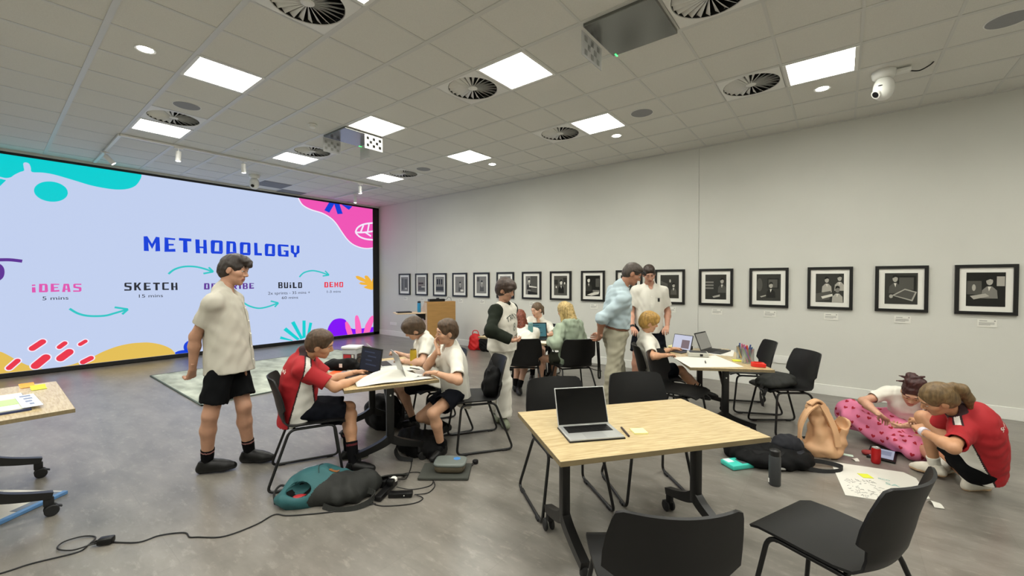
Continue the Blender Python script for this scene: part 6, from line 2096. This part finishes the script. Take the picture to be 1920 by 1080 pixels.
MB().box((0, .333, .013), (.9, .035, .024), bev=.004).build('edge_strip', mat('blue_edge', '#5f8fc4', .4), bd)
MB().box((-.30, .29, .0226), (.26, .05, .002)).build('printed_strip', mat('slate_print', '#7d8796', .6), bd)

# ---- back table
laptop('open laptop with a teal screen on the back table', (1.33, 4.16, TOP), math.atan2(.62, .785) + .1, .34, .22, 104, M_dark, (emis('lit_teal_screen', '#3c6a70', 1.0), 5, emis('lit_dark_teal', '#24444a', 1.0)))
def bottle(label, loc, r, h, col, capcol, band=None, rough=.35):
    t = thing('water_bottle', label, 'bottle', loc)
    MB().lathe([(r * .9, 0), (r, .008), (r, h * .78), (r * .86, h * .84)], n=28).build('bottle_body', mat('bottle_' + col, col, rough), t, smooth=40)
    MB().lathe([(r * .88, h * .83), (r * .92, h * .85), (r * .9, h * .97), (r * .6, h), (0, h)], n=28).build('bottle_cap', mat('cap_' + capcol, capcol, .4), t, smooth=40)
    return t
bottle('translucent teal bottle on the back table', (1.36, 3.97, TOP), .036, .26, '#5e8c8a', '#7fa3a2')
o_ = MB().prism([(1.40, 3.93), (1.63, 3.93), (1.63, 4.12), (1.45, 4.10)], 'z', TOP + .0005, TOP + .003).build('paper_sheet', M_paper)
tag(o_, 'white paper sheet at the near corner of the back table', 'paper')

# ---- lectern
LN = Vector((.9, -.436, 0)).normalized()
lc = Vector((-2.01, 5.40, 0)) - LN * .29
le = thing('lectern', 'wooden lectern against the picture wall with a side shelf', 'lectern', (lc.x, lc.y, 0), heading(LN.x, LN.y))
M_beech = mat('beech_panel', '#a8804a', .45, noise=.08, nscale=6, stretch=(1, 1, 6))
M_pbeech = mat('pale_beech', '#cdb598', .45, noise=.05, nscale=6, stretch=(1, 1, 6))
MB().box((0, .275, .54), (.62, .025, 1.08), bev=.003).build('front_panel', M_beech, le)
for s in (-1, 1):
    MB().prism([(-.26, 0), (.26, 0), (.26, 1.08), (.05, 1.08), (-.26, .92)], 'x', s * .30 - .0125, s * .30 + .0125).build('side_panel', M_pbeech, le)
MB().box((0, .155, 1.088), (.63, .24, .02), bev=.003).build('top', M_beech, le)
MB().box((0, -.02, .5), (.57, .5, .02)).build('inner_shelf', M_pbeech, le)
sh = MB().box((.62, -.02, .855), (.62, .40, .024), bev=.004).build('side_shelf', M_pbeech, le)
for y in (-.15, .12):
    MB().prism([(.315, .84), (.50, .84), (.315, .70)], 'y', y - .012, y + .012).build('bracket', M_blk, le)
MB().cyl((.318, .02, .72), (.33, .02, .72), .03, n=16).build('lock_plate', M_silver, le)
def lp(x, y, z):
    q = Matrix.Rotation(heading(LN.x, LN.y), 3, 'Z') @ Vector((x, y, z))
    return (lc.x + q.x, lc.y + q.y, q.z)
t = bottle('blue water bottle on the lectern side shelf', lp(.42, .02, .867), .038, .24, '#1e7fae', '#20303c')
o_ = thing('closed_laptop', 'closed black laptop lying on the lectern side shelf', 'laptop', lp(.74, 0, .867), heading(LN.x, LN.y))
MB().box((0, 0, .012), (.30, .22, .022), bev=.004).build('case', M_blk, o_)
o_ = thing('control_box', 'black box on top of the lectern with a curled cable', 'device', lp(.05, .16, 1.098), heading(LN.x, LN.y))
MB().box((.03, 0, .028), (.34, .16, .055), bev=.006).build('case', M_blk, o_)
MB().box((-.0, 0, .065), (.06, .06, .02), bev=.004).build('knob', M_blk, o_)
MB().tube([(-.14, 0, .02), (-.2, .02, .05), (-.24, .0, .09), (-.3, -.02, .06), (-.31, -.02, .004)], .004, smooth=6).build('cable', M_cable, o_)

# ---- rug
def rug_material():
    m = mat('rug_pile', '#adb3a6', .95, noise=.38, nscale=2.2, bump=.4, bscale=250, stretch=(1, 2.2, 1))
    return m
rg = thing('rug', 'pale mottled green and cream rug in front of the display wall', 'rug', (-2.82, 2.6, 0))
MB().box((0, 0, .006), (2.58, 3.2, .012)).build('pile', rug_material(), rg)
mb = MB()
for (x, y, dx, dy) in ((1.29, 0, .02, 3.22), (-1.29, 0, .02, 3.22), (0, 1.6, 2.6, .02), (0, -1.6, 2.6, .02)):
    mb.box((x, y, .0065), (dx, dy, .015))
mb.build('binding', mat('rug_binding', '#4b5550', .9), rg)

# ---- teal backpack on the floor
B = thing('backpack', 'teal and charcoal backpack lying on the floor in front of the boy in red', 'backpack', (1.80, .875, 0), math.atan2(.67, .74))
M_teal = mat('teal_nylon', '#1f5559', .65, bump=.2, bscale=300)
def bp(v):
    v.ell((-.10, .03, .07), (.20, .17, .13), k=.05).ell((-.20, -.06, .05), (.13, .13, .07), k=.05).ell((.11, -.01, .06), (.19, .17, .10), k=.05).ell((.23, .06, .06), (.12, .12, .09), k=.04)
    v.ell((-.16, -.11, .10), (.085, .055, .05), k=.012, op='sub')
    v.cut((0, 0, .003), (0, 0, -1))
def bpaint(c):
    m = np.where((c[:, 0] + .09) > .85 * (c[:, 1] + .17), 1, 0)
    q = (c - A3((-.16, -.11, .10))) / A3((.088, .058, .053))
    m[(q ** 2).sum(1) < 1.02] = 2
    return m
bv = soft('bag_body', bp, (-.40, -.26, -.02), (.42, .26, .24), [M_teal, M_bagg, M_bagb], B, .011, .11, 4, bpaint, .0065)
def onb(x, y, off=.004):
    h_ = bv.ray_cast(Vector((x, y, 1)), Vector((0, 0, -1)))
    return (h_[0] + Vector((0, 0, off))) if h_[0] else Vector((x, y, .01))
MB().grid(lambda u, v_: onb(.0 + .06 * u, -.005 + .05 * v_), 6, 6, thick=.004).build('patch', mat('tan_patch', '#8f5a2b', .6), B)
MB().ribbon([onb(-.20 + .012 * k, .05 + .016 * k, .003) for k in range(6)], .012, .004, (1, -.6, 0)).build('zip_pull', mat('zip_grey', '#8b9296', .4), B)
MB().ribbon([onb(-.08, .17, .004), onb(-.085, .10, .004), onb(-.08, .02, .004), onb(-.06, -.03, .004)], .006, .003, (1, 0, 0), smooth=3).build('seam', mat('dark_teal_seam', '#14302f', .7), B)
MB().ribbon([(.02, -.17, .02), (.12, -.21, .012), (.24, -.20, .014), (.33, -.14, .03), (.34, -.08, .05), (.29, -.06, .06)], .035, .007, (0, .4, 1), smooth=6).build('strap', M_bagg, B)
MB().ribbon([(.28, .10, .06), (.36, .13, .07), (.44, .19, .05), (.50, .26, .012)], .05, .008, (.5, -.6, .5), smooth=5).build('strap', M_bagg, B)
MB().tube([(-.33, -.10, .01), (-.37, -.03, .05), (-.36, .04, .07), (-.30, .03, .06)], .008, smooth=5).build('haul_loop', M_strap, B)
MB().ell((-.15, -.12, .062), (.055, .03, .016), 14, 8).build('inner_pocket', mat('red_lining', '#a02026', .5), B)

# ---- cables and power boards
def cable(label, paths, r=.0042):
    t = thing('cable', label, 'cable', (paths[0][0][0], paths[0][0][1], 0), 0, 'black cables on the floor')
    for pth in paths:
        MB().tube([(x - paths[0][0][0], y - paths[0][0][1], z) for x, y, z in pth], r, 8, smooth=7).build('lead', M_cable, t, smooth=True)
    return t
z0 = .005
t = cable('long black extension lead snaking from the teal backpack to the bottom left corner', [[(1.13, -.80, z0), (1.194, -.621, z0), (1.208, -.51, z0), (1.268, -.345, z0), (1.235, -.30, z0)],
    [(1.30, -.20, z0), (1.424, -.103, z0), (1.438, -.007, z0), (1.52, .092, z0), (1.60, .10, z0), (1.64, .13, z0), (1.758, .232, z0), (1.777, .401, z0), (1.749, .524, z0), (1.84, .58, z0), (2.02, .78, z0), (2.12, .96, z0), (2.16, 1.02, z0)],
    [(1.235, -.30, z0), (1.16, -.255, .006), (1.09, -.30, .008), (1.08, -.38, .01), (1.15, -.41, .012), (1.24, -.36, .014), (1.262, -.29, .018), (1.27, -.26, .02)]])
MB().box((1.285 - 1.13, -.225 + .80, .022), (.05, .075, .038), rot=Matrix.Rotation(-.6, 3, 'Z'), bev=.01).build('plug', M_blk, t, smooth=40)
MB().cyl((1.262 - 1.13, -.262 + .80, .02), (1.245 - 1.13, -.285 + .80, .016), .012, .006, n=12).build('plug_neck', M_blk, t)
pb = thing('power_board', 'black power board with a white plug among tangled cables', 'power board', (2.07, 1.16, 0), .55)
MB().bar((0, -.14, .02), (.02, .12, .02), .055, .036, bev=.008).build('strip', M_blk, pb, smooth=40)
MB().box((.03, .03, .06), (.05, .05, .045), bev=.01).build('plug', M_blk, pb, smooth=40)
MB().lathe([(.02, 0), (.026, .004), (.026, .022), (.018, .03), (0, .031)], c=(.035, .07, .05), n=20).build('white_plug', M_camw, pb, smooth=40, label='white round plug')
MB().box((-.05, .08, .03), (.06, .075, .055), bev=.008).build('adapter', M_blk, pb, smooth=40)
pb2 = thing('power_adapter', 'long black laptop power brick right of the power board', 'power brick', (2.21, 1.19, 0), .72)
MB().box((0, 0, .018), (.17, .055, .034), bev=.008).build('brick', M_blk, pb2, smooth=40)
MB().ell((.03, -.029, .02), (.004, .002, .004), 8, 6).build('light', M_camw, pb2)
cable('tangle of thin black cables round the power board', [
    [(2.30, 1.26, .012), (2.36, 1.27, z0), (2.37, 1.20, z0), (2.30, 1.10, z0), (2.20, 1.02, z0), (2.10, 1.02, z0), (2.00, 1.10, z0), (1.96, 1.22, z0), (1.97, 1.30, .02), (2.02, 1.30, .05), (2.06, 1.24, .06)],
    [(2.12, 1.22, .03), (2.20, 1.30, z0), (2.26, 1.42, z0), (2.20, 1.50, z0), (2.08, 1.52, z0), (1.98, 1.48, z0), (1.90, 1.30, z0), (1.86, 1.16, z0)],
    [(2.02, 1.24, .03), (1.94, 1.20, z0), (1.90, 1.10, z0), (1.95, 1.02, z0), (2.00, 1.08, z0), (1.98, 1.18, .01), (2.02, 1.22, .03)],
    [(2.08, 1.27, .06), (2.04, 1.36, .012), (1.96, 1.46, z0), (1.86, 1.56, z0), (1.78, 1.62, z0)],
    [(2.29, 1.25, .015), (2.33, 1.34, z0), (2.30, 1.43, z0), (2.24, 1.48, z0)]], .0036)

# ---- laptop sleeve, lunchbox, cap
sv = thing('laptop_sleeve', 'dark grey padded sleeve flat on the floor under the lunchbox', 'laptop sleeve', (2.19, 1.645, 0), .66)
MB().box((0, 0, .012), (.40, .27, .024), bev=.011).build('sleeve', mat('grey_felt', '#3c3e38', .85, bump=.2, bscale=300), sv, smooth=40)
lb_ = thing('lunchbox', 'grey lidded lunchbox with a blue dot on the padded sleeve', 'lunchbox', (2.215, 1.675, .024), .62)
MB().ell((0, 0, .035), (.125, .085, .036), 24, 10, p=.45).build('tub', mat('smoky_tub', '#6d6350', .2, trans=.4), lb_, smooth=True)
MB().ell((0, 0, .066), (.132, .092, .016), 28, 8, p=.45).build('lid', mat('grey_lid', '#6f7672', .45), lb_, smooth=True)
MB().lathe([(.028, 0), (.028, .003), (0, .0035)], c=(.05, .02, .080), n=20).build('blue_dot', mat('blue_sticker', '#4a86c8', .5), lb_)
MB().ell((-.03, 0, .03), (.07, .05, .02), 14, 8).build('food', mat('brown_food', '#8a6238', .8), lb_)
cp_ = thing('bottle_cap', 'small black cap with a loop strap on the floor right of the sleeve', 'cap', (2.26, 1.92, 0))
MB().lathe([(.022, 0), (.025, .004), (.025, .024), (.02, .03), (0, .031)], n=24).build('cap', M_blk, cp_, smooth=40)
MB().tube([(0, -.024, .012), (-.01, -.05, .006), (.0, -.075, .006), (.015, -.06, .006), (.01, -.03, .01)], .004, smooth=6).build('loop', M_strap, cp_)

# ---- black bags
def lump(label, loc, rz, ells, box, straps=(), seed=1, mats=None, name='backpack', extra=None, cat='bag'):
    t = thing(name, label, cat, loc, rz)
    def f(v):
        for c, r in ells:
            v.ell(c, r, k=.05)
        v.cut((0, 0, .003), (0, 0, -1))
    bv_ = soft('bag_body', f, (-box[0], -box[1], -.02), box, mats or [M_bagb], t, .008, .1, seed, None, .009)
    for s in straps:
        MB().ribbon(s, .035, .007, (.3, .3, 1), smooth=5).build('strap', M_strap, t)
    return t, bv_
lump('black bag on the floor under the boys table', (1.72, 1.78, 0), .5, [((0, 0, .08), (.22, .15, .12)), ((-.12, .03, .1), (.13, .12, .11)), ((.14, -.04, .06), (.12, .11, .08))], (.42, .3, .3),
     [[(-.1, -.1, .16), (-.16, -.17, .1), (-.12, -.2, .03), (0, -.19, .015)]], 3)
lump('black backpack on the floor behind the legs of the boy in red', (.85, 1.98, 0), .45, [((0, 0, .15), (.22, .14, .2)), ((.05, -.08, .1), (.15, .1, .12))], (.4, .3, .42), [[(-.05, .1, .3), (.12, .08, .36), (.22, .02, .25), (.24, -.02, .1)]], 5)
lump('black backpack on the chair seat behind the hand over mouth boy', (2.06, 2.38, .455), math.atan2(.55, -.83), [((0, 0, .12), (.14, .075, .17)), ((0, .04, .08), (.12, .06, .1))], (.28, .2, .38), [[(-.05, .05, .24), (-.02, .02, .31), (.05, .0, .3), (.08, .04, .2)]], 7)
lump('dark grey bag with hanging strap on the seat of the chair beside the wall table', (4.17, 4.46, .462), math.atan2(.6, .8) + .2, [((0, 0, .045), (.21, .15, .07)), ((-.14, -.05, .03), (.12, .11, .05)), ((.1, .05, .06), (.12, .09, .05))], (.4, .3, .2),
     [[(-.18, -.08, .05), (-.27, -.10, .02), (-.29, -.12, -.08), (-.27, -.13, -.16), (-.25, -.11, -.06), (-.2, -.1, .02)]], 9, [M_bagg])
lump('black bag on the floor under the chair of the blonde girl', (2.06, 4.02, 0), .6, [((0, 0, .07), (.18, .12, .1)), ((.1, .02, .06), (.13, .1, .07))], (.36, .26, .25), [[(.1, -.08, .12), (.18, -.14, .06), (.25, -.12, .012)]], 11)
rb = thing('tote_bag', 'bright red bag standing by the picture wall behind the raglan shirt boy', 'bag', (-1.72, 6.14, 0), .3)
soft('bag_body', lambda v: v.ell((0, 0, .17), (.16, .10, .2), k=.04).ell((0, 0, .08), (.17, .11, .12), k=.04).cut((0, 0, .003), (0, 0, -1)), (-.3, -.22, -.02), (.3, .22, .45), [mat('red_nylon', '#c4161a', .6, bump=.2)], rb, .008, .1, 2, None, .009)
MB().tube([(-.08, 0, .34), (-.05, 0, .42), (.05, 0, .42), (.08, 0, .34)], .01, smooth=5).build('handle', mat('red_nylon', '#c4161a', .6), rb)
lump('black bag leaning beside the bright red bag by the wall', (-1.38, 6.15, 0), .4, [((0, 0, .16), (.2, .11, .22)), ((.1, 0, .1), (.2, .12, .13))], (.45, .25, .45), [], 13, None, 'tote_bag')
heap, bvh_ = lump('black backpack lying flat on the floor behind the dark bottle', (4.23, 3.50, 0), math.atan2(.62, .785), [((-.05, .0, .06), (.27, .2, .085)), ((.12, -.04, .06), (.2, .17, .08)), ((-.2, .1, .07), (.14, .14, .1)), ((.24, .05, .05), (.12, .13, .06))], (.55, .4, .3),
     [[(.16, -.16, .03), (.30, -.20, .012), (.44, -.19, .012), (.50, -.13, .02), (.40, -.08, .035), (.28, -.08, .05)], [(-.26, .14, .14), (-.18, .2, .19), (-.08, .17, .17), (-.03, .1, .14)], [(-.25, -.05, .11), (-.1, -.12, .125), (.05, -.14, .12)]], 15)
MB().box((-.02, -.19, .03), (.05, .012, .02), bev=.004).build('buckle', M_silver, heap)
ct = thing('cap', 'navy baseball cap lying on the flat black backpack', 'cap', (4.34, 3.60, .12), .5)
soft('crown', lambda v: v.ell((0, 0, .03), (.12, .10, .085), k=.02).cut((0, 0, .0), (0, 0, -1)), (-.2, -.2, -.02), (.2, .2, .16), [mat('dark_navy_cloth', '#0d0f17', .85)], ct, .003, .06, 3, None, .006)
MB().grid(lambda u, v_: ((u - .5) * .19, -.07 - .09 * v_ * (1 - (2 * u - 1) ** 2 * .6), .012 - .02 * v_ ** 2), 12, 6, thick=.006).build('peak', mat('dark_navy_cloth', '#0d0f17', .85), ct, smooth=True)
MB().tube([(-.1, .06, .05), (-.17, .12, .06), (-.2, .14, .09)], .008, smooth=5).build('back_strap', M_strap, ct)
bt = bottle('dark grey cylindrical bottle standing on the floor in front of the black backpack', (4.306, 3.06, 0), .041, .272, '#37393b', '#121213', rough=.5)
MB().box((-.035, -.022, .035), (.012, .004, .03), rot=Matrix.Rotation(-.8, 3, 'Z')).build('logo_mark', M_camw, bt)
tb_ = thing('tissue_pack', 'turquoise pack with a dark label half under the black backpack', 'packet', (4.02, 3.24, 0), math.atan2(.62, .785) + .25)
MB().box((0, 0, .022), (.21, .15, .04), bev=.012).build('wrapper', mat('turquoise_film', '#3fbfae', .4), tb_, smooth=40)
MB().box((.05, -.01, .0425), (.09, .085, .002)).build('label_panel', mat('grey_label', '#4b5355', .5), tb_)
MB().box((-.06, .03, .0425), (.06, .07, .002)).build('white_panel', mat('pale_film', '#cfe5e2', .5), tb_)

# ---- peach backpack, upright and slouching
M_peach = mat('peach_nylon', '#cda27a', .6, bump=.15, bscale=250)
M_peach2 = mat('dark_peach_lining', '#a9713f', .7)
pb_ = thing('backpack', 'peach backpack slouching open on the floor by the seated girls', 'backpack', (4.555, 3.955, 0), math.atan2(.62, .785))
def peach(v):
    v.ell((.03, 0, .07), (.16, .13, .10), k=.05).ell((.05, .02, .17), (.125, .105, .14), k=.05)
    v.ell((.0, .02, .31), (.075, .075, .13), k=.05).ell((-.045, .02, .41), (.05, .05, .075), k=.04)
    v.ell((.06, .05, .33), (.065, .05, .12), k=.04).ell((.14, -.02, .16), (.07, .08, .10), k=.04)
    v.ell((.165, -.03, .27), (.06, .055, .09), k=.03)
    v.ell((.095, -.03, .31), (.055, .055, .11), k=.012, op='sub').ell((.16, -.055, .315), (.045, .05, .065), k=.01, op='sub')
    v.cut((0, 0, .003), (0, 0, -1))
def pp_(c):
    q = (c - A3((.095, -.03, .30))) / A3((.059, .059, .124))
    return np.where((q ** 2).sum(1) < 1.05, 1, 0)
soft('bag_body', peach, (-.28, -.26, -.02), (.3, .26, .54), [M_peach, M_peach2], pb_, .012, .10, 21, pp_, .007)
MB().ribbon([(-.06, -.03, .46), (-.15, -.05, .40), (-.215, -.06, .28), (-.235, -.07, .15), (-.235, -.06, .03)], .05, .011, (.2, 1, .2), smooth=6).build('strap', M_peach, pb_)
MB().ribbon([(-.06, .01, .46), (-.13, .02, .37), (-.17, .03, .25), (-.14, .03, .13), (-.08, .02, .07)], .05, .011, (.4, 1, .2), smooth=6).build('strap', M_peach, pb_)
MB().ribbon([(-.02, -.045, .46), (.02, -.075, .36), (.05, -.11, .24), (.06, -.13, .12)], .055, .012, (1, .2, .2), smooth=6).build('front_band', M_peach, pb_)
for k, yy in enumerate((-.035, -.012, .014)):
    MB().tube([(-.11, yy, .455), (-.07, yy, .487 - .004 * k), (-.03, yy, .487), (.01, yy, .455)], .012, smooth=5).build('gathered_fold', M_peach, pb_, smooth=True)
cd_ = thing('card', 'small pale green card on a black cord beside the peach backpack', 'card', (4.735, 4.085, 0), .05)
MB().box((0, 0, .002), (.105, .045, .003)).build('tag', mat('pale_green_card', '#cfe3d4', .6), cd_)
MB().tube([(-.05, 0, .004), (-.09, -.0, .004), (-.14, .03, .004), (-.17, .06, .004)], .003, smooth=5).build('cord', M_cable, cd_)

# ---- big drawing sheet, tablet, can, scraps
PS = [(4.631, 3.823), (4.728, 3.191), (4.96, 3.262), (5.20, 3.50), (5.165, 3.86), (5.10, 3.935)]
cx_, cy_ = 4.9, 3.55
sh_ = thing('poster_sheet', 'large white paper with scribbles and a lime note on the floor', 'paper', (cx_, cy_, 0))
MB().prism([(x - cx_, y - cy_) for x, y in PS], 'z', .001, .004).build('sheet', M_paper, sh_)
MB().box((4.855 - cx_, 3.66 - cy_, .0052), (.075, .075, .002), rot=Matrix.Rotation(.5, 3, 'Z')).build('lime_note', mat('lime_paper', '#d3d839', .7), sh_)
rs = random.Random(5)
mb = MB()
for k in range(70):
    a, b_ = rs.random(), rs.random()
    x, y = 4.71 + .20 * a + .05 * b_, 3.52 - .28 * b_ + .10 * a * (1 - b_)
    q = [Vector((x - cx_, y - cy_, .0055))]
    for j in range(3):
        q.append(q[-1] + Vector((rs.uniform(-.004, .014), rs.uniform(-.012, .012), 0)))
    mb.ribbon(q, .0022, .0006, (0, 0, 1) if False else (1, 1, 0))
mb.build('pencil_scribble', M_ink, sh_)
mb = MB()
put_text(mb, 'eco', 4.93 - cx_, 3.66 - cy_, 5.0 - cx_, .035, lambda x, y: (x, y, .0055))
put_text(mb, 'SA', 4.97 - cx_, 3.58 - cy_, 5.05 - cx_, .04, lambda x, y: (x, y, .0055))
mb.build('marker_words', mat('teal_marker', '#7fb3ad', .7), sh_)
tbl = thing('tablet', 'tablet in a black case lying on the floor by the red can', 'tablet', (4.99, 4.275, 0), -.12)
MB().box((0, 0, .009), (.19, .33, .018), bev=.007).build('case', M_blk, tbl, smooth=40)
mb = MB()
mb.box((0, 0, .0185), (.155, .25, .001))
mb.box((.02, .02, .0192), (.08, .12, .0006), 1)
mb.build('display', [emis('lit_grey_blue', '#9fa3b4', 1.0), emis('lit_slate', '#7d8396', 1.0)], tbl)
o_ = thing('pencil_case', 'small red pouch under the tablet on the floor', 'pouch', (4.905, 4.215, 0), .4)
MB().ell((0, 0, .02), (.06, .04, .02), 16, 8, p=.7).build('pouch_body', mat('red_cloth', '#8e2a2a', .7), o_, smooth=True)
t = can('red drink can standing in front of the floor tablet', (4.935, 4.03, 0), '#b3161c')
t.scale = (1, 1, 1.12)
for (x, y, lb) in ((5.215, 3.40, 'white crumpled tissue on the floor behind the right chair back'), (4.63, 3.90, 'tiny white scrap at the corner of the big paper sheet'), (4.80, 3.985, 'tiny white and red scrap above the big paper sheet')):
    o_ = thing('paper_scrap', lb, 'scrap', (x, y, 0), x * 7, 'white scraps on the floor')
    s_ = .04 if x > 5 else .025
    MB().grid(lambda u, v_: ((u - .5) * s_ * 2, (v_ - .5) * s_ * 1.4, .004 + s_ * .7 * math.sin(u * 3.1) * (1 - .5 * v_)), 6, 5, thick=.0015).build('scrap', M_paper, o_)

# ---- cables at the wall behind the man in blue
cable('thin black cable hanging from the wall socket behind the blonde girl', [[(1.0, 6.385, .42), (1.05, 6.33, .3), (1.02, 6.28, .12), (1.0, 6.2, .01), (1.12, 6.1, .005), (1.3, 6.15, .005), (1.25, 6.25, .005), (1.1, 6.12, .005), (1.3, 5.9, .005), (1.5, 5.85, .005)]], .006)
ws = thing('wall_socket', 'white wall socket behind the blonde girl, a cable plugged in', 'socket', (1.0, YN, .38))
MB().box((0, -.006, .05), (.16, .012, .09), bev=.003).build('plate', M_trim, ws)
